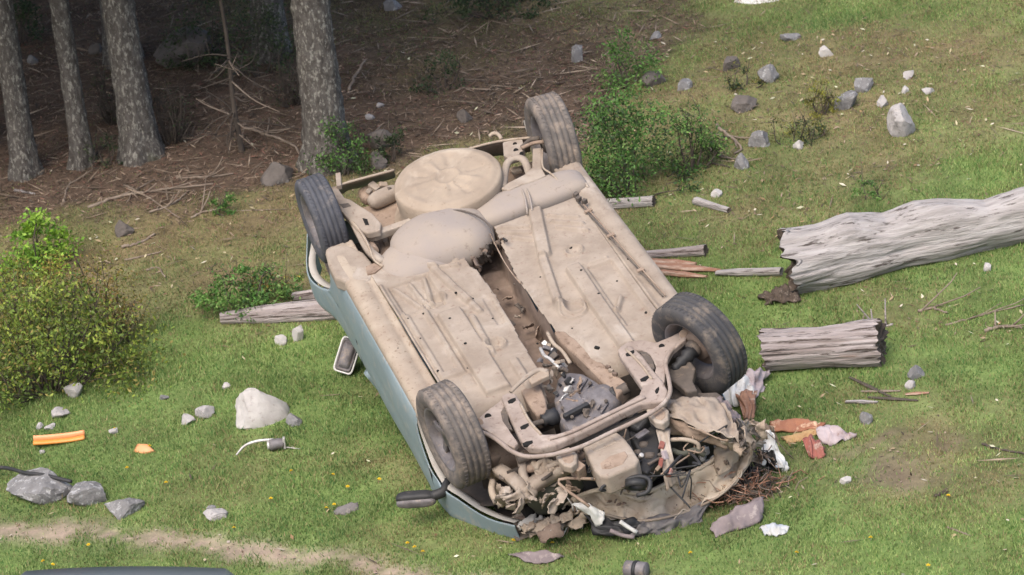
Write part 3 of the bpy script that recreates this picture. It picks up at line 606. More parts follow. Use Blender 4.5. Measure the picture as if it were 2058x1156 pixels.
for k, (a, b2, r, lab) in enumerate([((1708, 762), (1790, 800), .016, 'dark splinter of bark slanting below the short log'), ((1745, 802), (1845, 808), .017, 'long dark bark splinter lying level below the short log'),
        ((1730, 790), (1810, 788), .014, 'brown bark strip above the level dark splinter'), ((1700, 812), (1765, 812), .02, 'mossy grey bark piece at the left end of the bark heap'), ((1820, 796), (1868, 792), .016, 'reddish bark flake at the right end of the bark heap')]):
    log('bark_piece', a, b2, [r * .6, r, r * .5], ['twig_dark', 'twig_dark', 'twig', 'wood', 'rot'][k], 'twig_dark', lab, 'bark', 'bark pieces below the short log', seed=40 + k, lump=.35, groove=.2, squash=.45, seg=40, sides=24)
for k, (pts, r, m, lab, fk) in enumerate([
        ([(1725, 668), (1760, 660), (1795, 655)], .014, 'wood_warm', 'gnarled twig resting behind the right end of the short log', 3),
        ([(1728, 664), (1738, 640, .02)], .006, 'twig', 'thin upright twig behind the short log', 0),
        ([(1845, 628), (1875, 622), (1905, 632)], .010, 'twig', 'crooked pale twig on the grass right of the short log, under the long log', 2),
        ([(1900, 655), (1960, 640), (2000, 628), (2058, 615)], .007, 'twig', 'long thin pale twig running to the right picture edge', 2),
        ([(1980, 668), (2020, 658), (2056, 662)], .013, 'twig', 'broken pale branch bit near the right picture edge', 3),
        ([(1975, 895), (2010, 905), (2060, 915)], .008, 'twig_dark', 'black thin stick at the right picture edge on the dry grass', 0),
        ([(1440, 255), (1470, 280), (1490, 300), (1475, 312)], .012, 'twig', 'tangled pale root beside the loose green shrub', 3),
        ([(1425, 300), (1450, 318), (1480, 322)], .010, 'twig', 'second pale root under the tangled one', 2),
        ([(1430, 330), (1468, 338)], .008, 'twig_dark', 'dark root stick above the blue-grey stone', 0),
        ([(178, 420), (240, 398), (330, 384), (430, 372)], .013, 'twig', 'long pale branch on the forest litter left of the car', 3),
        ([(245, 500), (275, 492), (312, 473)], .012, 'twig', 'short straight pale stick below the dark mottled rock', 0),
        ([(128, 408), (134, 385), (143, 366)], .010, 'twig', 'short stick standing in the litter by the second trunk', 1),
        ([(250, 525), (295, 515), (325, 508)], .008, 'twig', 'thin pale stick low on the dry slope by the shrubs', 0),
        ([(295, 545), (318, 540), (333, 560)], .008, 'twig', 'bent pale stick right of the shrubs', 0),
        ([(490, 258), (540, 275), (585, 292), (612, 322)], .012, 'twig', 'curved fallen branch from the dead sapling towards the brown rock', 3),
        ([(250, 375), (300, 400), (360, 440)], .009, 'twig', 'crossing grey branch in the litter in front of the third trunk', 2),
        ([(385, 440), (410, 428), (440, 424)], .010, 'twig', 'forked pale twig left of the green seedling', 3),
        ([(700, 185), (718, 165, .05), (736, 150, .09)], .012, 'twig', 'dead twig sticking out of the thickest trunk', 0),
        ([(30, 385), (70, 392)], .010, 'wood', 'pale short stick at the foot of the first trunk', 0),
        ([(180, 330), (205, 300), (225, 290)], .010, 'twig_dark', 'grey branch leaning between second and third trunk', 3),
        ([(355, 360), (420, 358), (470, 352)], .011, 'twig', 'straight branch lying right of the long pale branch', 2),
        ([(300, 430), (350, 410), (380, 385)], .009, 'twig', 'slanting branch crossing under the long pale branch', 2),
        ([(1555, 742), (1535, 760), (1500, 775)], .008, 'twig', 'pale stick bridging the short log and the right front wheel', 1),
        ([(1880, 1000), (1905, 990)], .009, 'wood_end', 'stubby black twig on the grass at lower right', 1),
        ([(1905, 1062), (1950, 1078)], .006, 'twig', 'thin straw stalk on the grass near the lower right corner', 0)]):
    stick('branch', pts, r, m, lab, 'branch', 'dead branches on the ground', forks=fk, seed=k)

# ------------------------------------------------------------------ litter from the crash
def slab(name, pts, thick, m, label, cat, group=None, lift=0.0, curl=.0, seed=0, up=None):
    """thin crumpled piece lying on the ground: outline of ground points, real thickness"""
    q = np.random.default_rng(seed + 40); P = np.array([gp(*p[:2]) + np.array([0, 0, lift + (p[2] if len(p) > 2 else 0)]) for p in pts]); c = P.mean(0)
    n = len(P); k = 4; rings = []
    for f in np.linspace(1, .25, k): rings.append(c + (P - c) * f + np.array([0, 0, 1]) * (curl * (1 - f ** 2) + q.normal(0, .10 * curl + .0015, n))[:, None])
    V = np.vstack(rings + [c[None] + np.array([0, 0, curl])]); F = []
    for r in range(k - 1):
        for i in range(n): F.append((r * n + i, r * n + (i + 1) % n, (r + 1) * n + (i + 1) % n, (r + 1) * n + i))
    for i in range(n): F.append(((k - 1) * n + i, (k - 1) * n + (i + 1) % n, k * n))
    o = link(name, mesh(name, V - c, F), MT[m], loc=c); s2 = o.modifiers.new('thick', 'SOLIDIFY'); s2.thickness = thick; s2.offset = 0
    return tag(o, label, cat, group)
# orange plastic cover: a shallow open tray, two coloured faces
b = gp(120, 893); s = ppm(b); o = empty('plastic_cover', b, 'long orange plastic light cover lying on the grass at the left', 'plastic')
L = 104 / s
link('lens', mesh('lens', *sweep(smooth_path([(-L / 2, .0, .026), (-L * .25, .0, .022), (L * .2, .0, .021), (L / 2, .0, .028)], 20), .024, 10, flat=.55)), MT['orange'], o)
link('rim', mesh('rim', *sweep(smooth_path([(-L / 2, .03, .042), (-L * .2, .03, .038), (L * .2, .03, .038), (L * .5, .03, .044)], 20), .011, 8, flat=1.8)), MT['orange_pale'], o)
slab('plastic_shard', [(268, 908), (276, 899, .02), (300, 902, .02), (313, 909), (290, 912)], .006, 'orange_pale', 'small salmon plastic shard on the grass below the orange cover', 'plastic', curl=.02)
ground_sheet('plastic_strip', [[(1546, 858), (1590, 852), (1630, 855), (1658, 858)], [(1548, 862, .03), (1592, 858, .03), (1632, 860, .02), (1656, 861, .01)], [(1552, 872), (1596, 870), (1636, 868), (1652, 866)]], 'redwood', 'red-orange splintered strip right of the crushed front', 'debris', 'torn strips right of the car', .014, .012, 2)
ground_sheet('plastic_strip', [[(1572, 884), (1612, 874), (1650, 860)], [(1576, 888, .015), (1616, 880, .02), (1652, 866, .01)], [(1582, 894), (1620, 886), (1650, 872)]], 'strawwood', 'yellow-orange splintered strip lying below the red-orange one', 'debris', 'torn strips right of the car', .010, .010, 3)
ground_sheet('torn_sheet', [[(1642, 874), (1666, 871), (1690, 874), (1716, 879)], [(1642, 882, .05), (1668, 878, .06), (1694, 880, .03), (1720, 881, .01)], [(1650, 896), (1674, 897), (1694, 888), (1716, 884)]], 'pinkcloth', 'crumpled pale pink sheet on the grass right of the crushed front', 'sheet', None, .022, .004, 4)
ground_sheet('plastic_shard', [[(1618, 898), (1636, 893), (1650, 902)], [(1618, 908, .05), (1636, 905, .06), (1654, 912, .02)], [(1626, 924), (1640, 924), (1656, 920)]], 'red', 'red plastic fragment below the pale pink sheet', 'plastic', None, .022, .007, 5)
ground_sheet('plastic_shard', [[(1528, 1066), (1555, 1058), (1586, 1062)], [(1530, 1071, .02), (1556, 1068, .03), (1584, 1068, .01)], [(1536, 1078), (1556, 1080), (1578, 1076)]], 'bluewhite', 'bluish white scrap on the grass below the crushed front', 'plastic', None, .012, .005, 6)
ground_sheet('plastic_fragment', [[(1425, 1066), (1455, 1056, .03), (1490, 1040, .05), (1536, 1024, .06)], [(1428, 1074, .02), (1460, 1064, .07), (1496, 1050, .09), (1538, 1034, .06)], [(1440, 1082), (1470, 1070), (1505, 1062), (1534, 1046)]], 'mauve', 'bent mauve-grey plastic panel lying under the crushed right corner', 'panel', None, .016, .007, 7, 30, 14)
ground_sheet('flat_plate', [[(1022, 1119), (1060, 1115), (1100, 1115), (1134, 1121)], [(1036, 1123, .01), (1066, 1122, .02), (1102, 1121, .025), (1130, 1124, .01)], [(1056, 1132), (1078, 1135), (1098, 1135), (1112, 1130)]], 'mauve', 'flat grey-brown plate on the grass below the crushed front', 'panel', None, .008, .008, 8)
slab('plastic_scrap', [(665, 1034), (680, 1024, .01), (720, 1017, .02), (722, 1024), (695, 1036)], .006, 'cloth', 'grey flat scrap on the grass left of the door mirror', 'plastic', curl=.02, seed=9)
slab('paper_panel', [(1475, 6), (1485, -12, .01), (1560, -14, .01), (1566, 2), (1545, 6), (1515, 9)], .01, 'white', 'flat cream panel cut by the top picture edge', 'panel', curl=.01, seed=10)
for k, (rows, m, lab) in enumerate([
        ([[(1446, 792), (1476, 780), (1506, 770)], [(1444, 804, .06), (1478, 796, .10), (1512, 786, .05)], [(1452, 818), (1484, 818), (1514, 808)]], 'white', 'crumpled pale cloth under the right front wheel, facing the log'),
        ([[(1484, 778), (1514, 762), (1540, 754)], [(1490, 792, .06), (1518, 780, .08), (1542, 766, .03)], [(1500, 806), (1522, 800), (1538, 782)]], 'pinkcloth', 'pinkish fibrous sheet right of the pale cloth under the wheel'),
        ([[(1486, 812), (1500, 800), (1518, 796)], [(1488, 828, .06), (1504, 822, .08), (1520, 812, .03)], [(1494, 848), (1506, 846), (1518, 832)]], 'rot', 'rusty brown scrap hanging below the pale cloth')]):
    ground_sheet('torn_cloth', rows, m, lab, 'cloth', 'torn lining by the right front wheel', .03, .005, 60 + k, 26, 18)
# wiper motor with its curved arm
b = gp(556, 905); s = ppm(b); o = empty('wiper_motor', b, 'grey wiper motor with curved metal arm lying on the grass below the boulder', 'motor')
link('housing', mesh('housing', *sweep(smooth_path([(-.035, 0, .035), (.02, .0, .04), (.045, .0, .035)], 6), [.034, .03], 14)), MT['alu'], o)
bevel(link('bracket', mesh('bracket', *boxvf((.05, -.01, .045), (.014, .03, .07))), MT['bright'], o, smooth=False), .003)
link('cap', mesh('cap', *sweep([(-.035, 0, .035), (-.05, 0, .035)], .024, 12)), MT['bright'], o)
link('arm', mesh('arm', *sweep(smooth_path([(-.01, .02, .06), (-.10, .02, .062), (-.18, .01, .045), (-.235, -.03, .008)], 20), [.008, .009, .005], 8)), MT['bright'], o)
link('pin', mesh('pin', *sweep([(.06, -.02, .02), (.14, -.04, .008)], .004, 6)), MT['bright'], o)
# lamp housing leaning against the car behind the door
b = gp(720, 752); s = ppm(b); o = empty('lamp_housing', b, 'broken silver lamp housing standing in the grass beside the blue door', 'lamp')
def rr(w, h, y, z0, n=40, p=7.0, k=0):
    a = np.linspace(0, 2 * math.pi, n, endpoint=False); c, s_ = np.cos(a), np.sin(a)
    return np.stack([np.sign(c) * np.abs(c) ** (2 / p) * w, np.full(n, y), z0 + np.sign(s_) * np.abs(s_) ** (2 / p) * h], -1)
Rz = np.array(Matrix.Rotation(.34, 3, 'Y') @ Matrix.Rotation(-.25, 3, 'Z') @ Matrix.Rotation(-.35, 3, 'X'))
def rings(lst):
    n = len(lst[0]); V = np.vstack(lst) @ Rz.T; V = V * .86 + np.array([-.05, .02, .118]); F = [(r * n + i, r * n + (i + 1) % n, (r + 1) * n + (i + 1) % n, (r + 1) * n + i) for r in range(len(lst) - 1) for i in range(n)]
    return V, F + [tuple(range((len(lst) - 1) * n, len(lst) * n))]
link('reflector_bowl', mesh('reflector_bowl', *rings([rr(.062, .118, -.02, 0), rr(.056, .11, -.040, 0), rr(.051, .103, -.046, 0), rr(.049, .10, -.036, 0), rr(.042, .09, -.038, 0), rr(.039, .086, -.052, 0), rr(.022, .06, -.060, 0), rr(.010, .03, -.062, 0)])), MT['alu'], o)
link('case', mesh('case', *rings([rr(.064, .12, -.02, 0), rr(.070, .124, .01, 0), rr(.066, .115, .05, 0), rr(.05, .085, .09, 0)])), MT['black'], o)
link('lens_frame', mesh('lens_frame', *rings([rr(.071, .127, -.012, 0), rr(.071, .127, -.03, 0), rr(.061, .117, -.03, 0), rr(.061, .117, -.018, 0)])[:1] + (rings([rr(.071, .127, -.012, 0), rr(.071, .127, -.03, 0), rr(.061, .117, -.03, 0), rr(.061, .117, -.018, 0)])[1][:-1],)), MT['white'], o)
# cut pipe at the bottom edge
b = gp(1280, 1160); s = ppm(b); o = empty('metal_can', b, 'dented grey cylinder lying on the grass at the bottom picture edge', 'can')
pr = [(.0, -.06), (.042, -.06), (.045, -.056), (.045, .056), (.042, .06), (.036, .06), (.034, .04), (0, .04)]
V, F = lathe(pr, 28); q = np.array(V) @ np.array(Matrix.Rotation(1.1, 3, 'Z')).T + np.array([0, 0, .044])
link('can_body', mesh('can_body', q, F), MT['alu'], o)
link('can_ring', mesh('can_ring', np.array(lathe([(.044, -.01), (.049, -.01), (.049, .01), (.044, .01)], 28)[0]) @ np.array(Matrix.Rotation(1.1, 3, 'Z')).T + np.array([0, 0, .044]), lathe([(.044, -.01), (.049, -.01), (.049, .01), (.044, .01)], 28)[1]), MT['black'], o)
# black hose over the outcrop
hp = [gp(-60, 958) + np.array([0, 0, .05]), gp(10, 962) + np.array([0, 0, .07]), gp(55, 985) + np.array([0, 0, .11]), gp(95, 992) + np.array([0, 0, .115]), gp(148, 1000) + np.array([0, 0, .10])]
c = hp[0]; tag(link('rubber_hose', mesh('rubber_hose', *(lambda vf: ([np.array(v) - c for v in vf[0]], vf[1]))(sweep(smooth_path(hp, 30), .012, 10))), MT['black'], loc=c), 'black rubber hose draped over the grey outcrop rock', 'hose')
# dandelions
def flower(px, py, k):
    b = gp(px, py); o = empty('dandelion', b, 'small yellow dandelion flower in the short grass', 'flower', 'yellow dandelions in the grass')
    return o
proto = None
for k, (px, py) in enumerate([(668, 962), (762, 970), (672, 1022), (257, 948), (335, 978), (655, 1030), (1866, 1145), (820, 1100), (835, 1108), (850, 1118), (545, 1010), (588, 955), (90, 1136), (105, 1142), (180, 1102), (1443, 1018), (1110, 1100), (1905, 1005), (232, 870), (700, 985), (1390, 1120), (1600, 1120), (470, 1070), (300, 905), (1030, 1095), (1750, 1090)]):
    o = flower(px, py, k)
    if proto is None:
        q = np.random.default_rng(5); V, F = [], []
        for ring, (rad, zz, n) in enumerate([(.017, .040, 12), (.011, .045, 9), (.005, .048, 5)]):
            for j in range(n):
                a = 2 * math.pi * (j + .5 * ring) / n; d = np.array([math.cos(a), math.sin(a), 0]); e = np.array([-d[1], d[0], 0]); i = len(V)
                V += [np.array([0, 0, zz - .006]), d * rad * .6 + e * .004 + np.array([0, 0, zz]), d * rad + np.array([0, 0, zz - .002]), d * rad * .6 - e * .004 + np.array([0, 0, zz])]; F.append((i, i + 1, i + 2, i + 3))
        proto = (mesh('petals', V, F), mesh('stalk', *sweep([(0, 0, -.005), (.002, 0, .038)], .0015, 5)))
        proto[0].materials.append(MT['yellow']); m_ = MT['leaf']; proto[1].materials.append(MT['twig'])
    a = link('petals', proto[0], None, o, smooth=False); c2 = link('stalk', proto[1], None, o)
    o.rotation_euler = (random.uniform(-.35, .35), random.uniform(-.3, .3), random.uniform(0, 6)); o.scale = (.72, .72, .72)
# ------------------------------------------------------------------ the overturned car (u: towards its nose, v: across, n: away from the underside)
CR = np.array([[0.330623, 0.925997, -0.182259], [-0.500686, 0.335803, 0.797841], [0.800001, -0.17253, 0.574658]])
CT = np.array([-0.0503, 0.06208, -24.15632])
RWc = CM @ CR; TWc = CM @ CT + np.array([0, 0, CAMZ])
BASE = np.array([0, 0, -.95])
org = RWc @ BASE + TWc
car = empty('overturned_car', None, 'wrecked grey-blue hatchback lying upside down with its muddy underside and crushed nose', 'car',
            mw=Matrix([list(RWc[i]) + [org[i]] for i in range(3)] + [[0, 0, 0, 1]]))
def K(px, py, n=0.0, u=None, v=None):             # photo pixel -> place on the car, at a known height, station or breadth
    d = np.array([(px - CX) / FPX, -(py - CY) / FPX, -1.0]); o = CR.T @ (-CT); dd = CR.T @ d
    k = (u - o[0]) / dd[0] if u is not None else (v - o[1]) / dd[1] if v is not None else (n - o[2]) / dd[2]
    return o + k * dd
def part(name, V, F, m, parent=None, smooth=True, label=None):
    o = link(name, mesh(name, np.array([np.asarray(p, float) for p in V]) - BASE, F), MT[m] if isinstance(m, str) else m, parent or car, smooth)
    if label: o['label'] = label
    return o
def tubep(name, pts, r, m, n=24, sides=8, flat=1.0, parent=None, jitter=0, label=None):
    return part(name, *sweep(smooth_path(pts, n), r, sides, flat, jitter=jitter), m, parent, label=label)
def Kp(pts, n=0.0): return [K(p[0], p[1], n=(p[2] if len(p) > 2 else n)) for p in pts]
def Ku(pts, u): return [K(p[0], p[1], u=(p[2] if len(p) > 2 else u)) for p in pts]
def plate(name, pts, n, thick, m, parent=None, bev=.005, dish=0):
    P = Kp(pts, n); k = len(P); V = list(P) + [p - np.array([0, 0, thick]) for p in P]
    area = sum(P[i][0] * P[(i + 1) % k][1] - P[(i + 1) % k][0] * P[i][1] for i in range(k))
    if area < 0: V = V[:k][::-1] + V[k:][::-1]
    F = [tuple(range(k)), tuple(range(k, 2 * k))[::-1]] + [(i, k + i, k + (i + 1) % k, (i + 1) % k) for i in range(k)]
    o = part(name, V, F, m, parent, smooth=False); return bevel(o, bev, 3)
def hgrid(name, u0, u1, v0, v1, du, f, m, mask=None, parent=None, thick=0):
    us = np.linspace(u0, u1, int((u1 - u0) / du) + 1); vs = np.linspace(v0, v1, int((v1 - v0) / du) + 1)
    U, V = np.meshgrid(us, vs, indexing='ij'); N = f(U, V); nv = len(vs); idx = np.arange(U.size).reshape(U.shape)
    Fc = np.stack([idx[:-1, :-1], idx[1:, :-1], idx[1:, 1:], idx[:-1, 1:]], -1)
    if mask is not None:
        ok = mask(U, V); k = ok[:-1, :-1] & ok[1:, :-1] & ok[1:, 1:] & ok[:-1, 1:]; Fc = Fc[k]
    me = fast_mesh(name, np.stack([U, V, N], -1).reshape(-1, 3) - BASE, Fc.reshape(-1, 4), 4)
    o = link(name, me, MT[m], parent or car)
    if thick: s_ = o.modifiers.new('thick', 'SOLIDIFY'); s_.thickness = thick; s_.offset = -1
    return o
def sheet(name, rows, m, nu=30, nv=12, crumple=.0, thick=.004, seed=0, parent=None, crease=0, label=None):
    V, F = sheet_geo(rows, nu, nv, crumple, seed, crease)
    o = part(name, V, F, m, parent, label=label); s_ = o.modifiers.new('thick', 'SOLIDIFY'); s_.thickness = thick; s_.offset = 0; return o
def shard(name, p, s_, m, seed, parent=None):
    r = np.random.default_rng(seed); a, b_ = r.normal(0, 1, 3), r.normal(0, 1, 3); a /= np.linalg.norm(a); b_ -= b_.dot(a) * a; b_ /= np.linalg.norm(b_); w = s_ * r.uniform(.4, .8)
    return sheet(name, [[p - a * s_ + b_ * w * k * r.uniform(.5, 1.2), p + b_ * w * k + r.normal(0, s_ * .25, 3), p + a * s_ * r.uniform(.5, 1.1) + b_ * w * k * r.uniform(.4, 1.3)] for k in (-1, 0, 1)], m, 8, 7, s_ * .22, .005, seed, parent)
def superell(name, c, a, m, e=.6, e2=.8, parent=None, tilt=0, noise=0, seed=0):
    th = np.linspace(0, 2 * math.pi, 64, endpoint=False); ph = np.linspace(-math.pi / 2, math.pi / 2, 33)
    T, P = np.meshgrid(th, ph, indexing='ij'); sg = lambda x, p: np.sign(x) * np.abs(x) ** p
    X = sg(np.cos(P), e2) * sg(np.cos(T), e) * a[0]; Y = sg(np.cos(P), e2) * sg(np.sin(T), e) * a[1]; Z = sg(np.sin(P), e2) * a[2]
    if noise:
        k = 1 + noise * fbm(X * 6, Y * 6, Z * 6, seed, 2); X, Y, Z = X * k, Y * k, Z * k
    ct, st = math.cos(tilt), math.sin(tilt); X, Y = X * ct - Y * st, X * st + Y * ct
    V = np.stack([X, Y, Z], -1).reshape(-1, 3) + np.array(c); idx = np.arange(64 * 33).reshape(64, 33)
    F = [(idx[i, j], idx[(i + 1) % 64, j], idx[(i + 1) % 64, j + 1], idx[i, j + 1]) for i in range(64) for j in range(32)]
    return part(name, V, F, m, parent)
def cyl(name, p0, p1, r, m, sides=20, parent=None, rings=None):
    p0, p1 = np.array(p0, float), np.array(p1, float)
    if rings is None: return bevel(part(name, *sweep([p0, p1], r, sides), m, parent), .003)
    P = [p0 + (p1 - p0) * t for t in np.linspace(0, 1, len(rings))]; return part(name, *sweep(P, rings, sides), m, parent)
def rbox(name, c, s, m, axes=None, parent=None, bev=.008, eul=(0, 0, 0)):
    R = np.array(Matrix.Rotation(eul[2], 3, 'Z') @ Matrix.Rotation(eul[1], 3, 'Y') @ Matrix.Rotation(eul[0], 3, 'X'))
    return bevel(part(name, *boxvf(c, s, R), m, parent, smooth=False), bev, 3)
seg_d = lambda U, V, p, q: (lambda t: np.hypot(U - (p[0] + t * (q[0] - p[0])), V - (p[1] + t * (q[1] - p[1]))))(np.clip(((U - p[0]) * (q[0] - p[0]) + (V - p[1]) * (q[1] - p[1])) / ((q[0] - p[0]) ** 2 + (q[1] - p[1]) ** 2), 0, 1))
cap = lambda U, V, p, q, r, s=.012: 1 - sm(seg_d(U, V, p, q), r - s, r + s)
rect = lambda U, V, u0, u1, v0, v1, s=.012: sm(U, u0 - s, u0 + s) * (1 - sm(U, u1 - s, u1 + s)) * sm(V, v0 - s, v0 + s) * (1 - sm(V, v1 - s, v1 + s))
disc = lambda U, V, c, r, s=.012: 1 - sm(np.hypot(U - c[0], V - c[1]), r - s, r + s)
ring = lambda U, V, c, r, w: np.exp(-((np.hypot(U - c[0], V - c[1]) - r) / w) ** 2)

# --- painted sides, roof, bonnet
def half(u, left): return lin(u, [(-1.80, .60), (-1.62, .71), (-1.4, .78), (-1.0, .805), (.0, .82), (.95, .835), (1.08, .82), (1.2, .765), (1.33, .71), (1.5, .63), (1.62, .56)] if left else [(-1.80, .60), (-1.62, .71), (-1.4, .78), (-1.0, .805), (.0, .82), (.95, .83), (1.2, .80), (1.4, .74), (1.62, .60)])
def ntop(u):
    n = np.full_like(u, -.085); d = u + 1.225; a = np.abs(d) < .36; n[a] = -.085 - np.sqrt(.36 ** 2 - d[a] ** 2) * 1.02
    d = u - 1.19; a = (np.abs(d) < .38) & (d < 0); n[a] = -.085 - np.sqrt(.38 ** 2 - d[a] ** 2) * .96
    n[d >= 0] = -.45 - .02 * np.sin(9 * (u[d >= 0] - 1.19)); n = np.where(u < -1.585, -.085 - .1 * 0, n); return n
for sgn, left in ((-1, True), (1, False)):
    us = np.concatenate([np.linspace(-1.42, 1.60, 260), -1.225 + np.array([-.36, -.359, .359, .36]), 1.19 - np.array([.38, .379])]); us.sort()
    nt_ = ntop(us); nb = lin(us, [(-1.8, -.60), (-1.3, -.64), (0, -.665), (.65, -.68), (1.2, -.64), (1.6, -.60)]); rows = 16; V = []
    f = np.linspace(0, 1, rows)
    for u, a, b_ in zip(us, nt_, nb):
        hw = half(u, left)
        for t in f:
            n = a + (b_ - a) * t; v = hw - .030 * max(0, (n + .19) / .11) ** 2 * .9 + .012 * math.sin(math.pi * np.clip((-n - .1) / .55, 0, 1)) - .006 * math.exp(-((n + .42) / .02) ** 2) - .02 * sm(-n, .6, .7)
            v = v + .004 * float(vnoise(u * 2.2, n * 3, 0, 77)) + (.075 * math.exp(-((u + 1.32) / .20) ** 2) * float(sm(-n, .15, .45)) if left else 0) + (.012 * float(vnoise(u * 7, n * 7, 0, 78)) * float(sm(u, 1.05, 1.4)))
            V.append((u, sgn * v, n))
    idx = np.arange(len(us) * rows).reshape(len(us), rows); F = np.stack([idx[:-1, :-1], idx[1:, :-1], idx[1:, 1:], idx[:-1, 1:]], -1).reshape(-1, 4)
    if sgn > 0: F = F[:, ::-1]
    o = part('side_panel', V, F, 'paint'); s_ = o.modifiers.new('thick', 'SOLIDIFY'); s_.thickness = .006; s_.offset = -1
    # wheel-arch lips: a folded edge running round each opening
    for uc, r_, a0, a1 in ((-1.225, .36, math.pi, 2 * math.pi), (1.19, .38, math.pi, 1.5 * math.pi)):
        th = np.linspace(a0 + .05, a1 - .03, 26); P = [(uc + r_ * math.cos(t), sgn * (half(uc + r_ * math.cos(t), left) - .008 + (.075 * math.exp(-((uc + r_ * math.cos(t) + 1.32) / .20) ** 2) * float(sm(.085 - r_ * math.sin(t), .15, .45)) if left and uc < 0 else 0)), -.085 + r_ * math.sin(t) * (1.02 if uc < 0 else .96)) for t in th]
        if uc > 0: P = P + [(u, sgn * (half(u, left) - .006), -.45 - .02 * math.sin(9 * (u - 1.19))) for u in np.linspace(1.2, 1.58, 14)]
        Pa = np.array(P); V2 = []
        for p in Pa: V2 += [p + np.array([0, sgn * .004, .004]), p + np.array([0, -sgn * .012, .008]), p + np.array([0, -sgn * .040, .004]), p + np.array([0, -sgn * .040, -.004])]
        i2 = np.arange(len(V2)).reshape(-1, 4); F2 = np.stack([i2[:-1, :-1], i2[1:, :-1], i2[1:, 1:], i2[:-1, 1:]], -1).reshape(-1, 4)
        part('arch_lip', V2, F2, 'paint_dust', o)
        # inner arch sheet
        V3 = []; t3 = np.linspace(a0 + (.75 if uc < 0 else 0), 2 * math.pi, 22)
        for t in t3:
            for w in np.linspace(.02, .30, 5): V3.append((uc + (r_ + .012) * math.cos(t), sgn * (half(uc + r_ * math.cos(t), left) - w - .01), -.085 + (r_ + .012) * math.sin(t)))
        i3 = np.arange(len(V3)).reshape(-1, 5); F3 = np.stack([i3[:-1, :-1], i3[1:, :-1], i3[1:, 1:], i3[:-1, 1:]], -1).reshape(-1, 4); part('wheel_arch', V3, F3, 'steel_dark')
    # shut lines: thin rubber-dark seams set 1 mm proud of the skin
    for u0 in ((-.52, .92) if left else (-.52, .92)):
        P = []
        for t in np.linspace(0, 1, 24):
            n = -.11 - .55 * t; u = u0 + (.035 * math.sin(t * 3) if u0 < 0 else .03 * (1 - t) + .05 * t * t)
            nt1 = float(ntop(np.array([u]))[0])
            if n > nt1: continue
            hw = half(u, left); v = hw - .027 * max(0, (n + .19) / .11) ** 2 + .012 * math.sin(math.pi * np.clip((-n - .1) / .55, 0, 1)) - .02 * sm(-n, .6, .7); P.append((u, sgn * (v + .001), n))
        tubep('shut_line', P, .0045, 'hole', 24, 6, parent=o)
hgrid('roof', -1.45, .42, -.60, .60, .06, lambda U, V: -1.11 + .10 * (V / .6) ** 2 + .10 * sm(U, .1, .45) + .015 * vnoise(U * 3, V * 3, 0, 4), 'paint', thick=.006)
hgrid('bonnet', .72, 1.62, -.60, .60, .045, lambda U, V: -.62 + .05 * (V / .6) ** 2 + .03 * vnoise(U * 4, V * 4, 0, 6) + .04 * sm(U, 1.3, 1.6), 'steel_dark', thick=.006)
for sgn in (-1, 1):
    for a, b_ in (((.75, .80), (.40, .60)), ((-.50, .80), (-.42, .60)), ((-1.45, .76), (-1.3, .60))):
        tubep('roof_pillar', [(a[0], sgn * a[1], -.66), ((a[0] + b_[0]) / 2, sgn * (a[1] + b_[1]) / 2 + sgn * .02, -.85), (b_[0], sgn * b_[1], -1.04)], .035, 'paint', 10, 8)
part('tailgate', [(-1.40, -.6, -.22), (-1.28, .6, -.22), (-1.40, .74, -.62), (-1.42, -.74, -.62), (-1.40, -.56, -1.02), (-1.40, .56, -1.02)], [(0, 1, 2, 3), (3, 2, 5, 4)], 'paint', smooth=False)

# --- sills
for sgn in (-1, 1):
    prof = [(.640, -.075), (.642, -.036), (.655, -.032), (.662, -.039), (.690, -.039), (.698, -.030), (.772, -.030), (.798, -.042), (.808, -.070), (.806, -.11)]
    us = np.linspace(-.99, .83, 120); V = []
    for u in us:
        e = float(sm(u, -.99, -.90) * (1 - sm(u, .77, .84)))
        for q, (v, n) in enumerate(prof):
            dent = .007 * float(vnoise(u * 3, v * 8, 0, 12 + sgn)) + .002 * float(vnoise(u * 16, v * 20, 0, 15))
            V.append((u + .05 * (v - .7) * (u < -.9), sgn * (v * lin(u, [(-1, .985), (0, 1.003), (.83, 1.018)])), n - (1 - e) * .07 * (1 - .4 * q / 9) + dent))
    k = len(prof); idx = np.arange(len(V)).reshape(-1, k); F = np.stack([idx[:-1, :-1], idx[1:, :-1], idx[1:, 1:], idx[:-1, 1:]], -1).reshape(-1, 4)
    if sgn > 0: F = F[:, ::-1]
    s1 = part('sill', V, [tuple(f) for f in F] + [tuple(range(k)), tuple(range(len(V) - k, len(V)))], 'dust' if sgn > 0 else 'dust_pale')
    for j in range(6):                            # pressed ribs at the rear jacking point
        u = -.95 + .0; p = K(1132 + j * 9, 362 + j * 1.5, n=-.03) if sgn > 0 else None
        if p is not None: tubep('rib', [p + np.array([-.05, 0, -.025]), p + np.array([.0, 0, .006]), p + np.array([.045, .0, .0])], .007, 'dust', 10, 6, parent=s1)
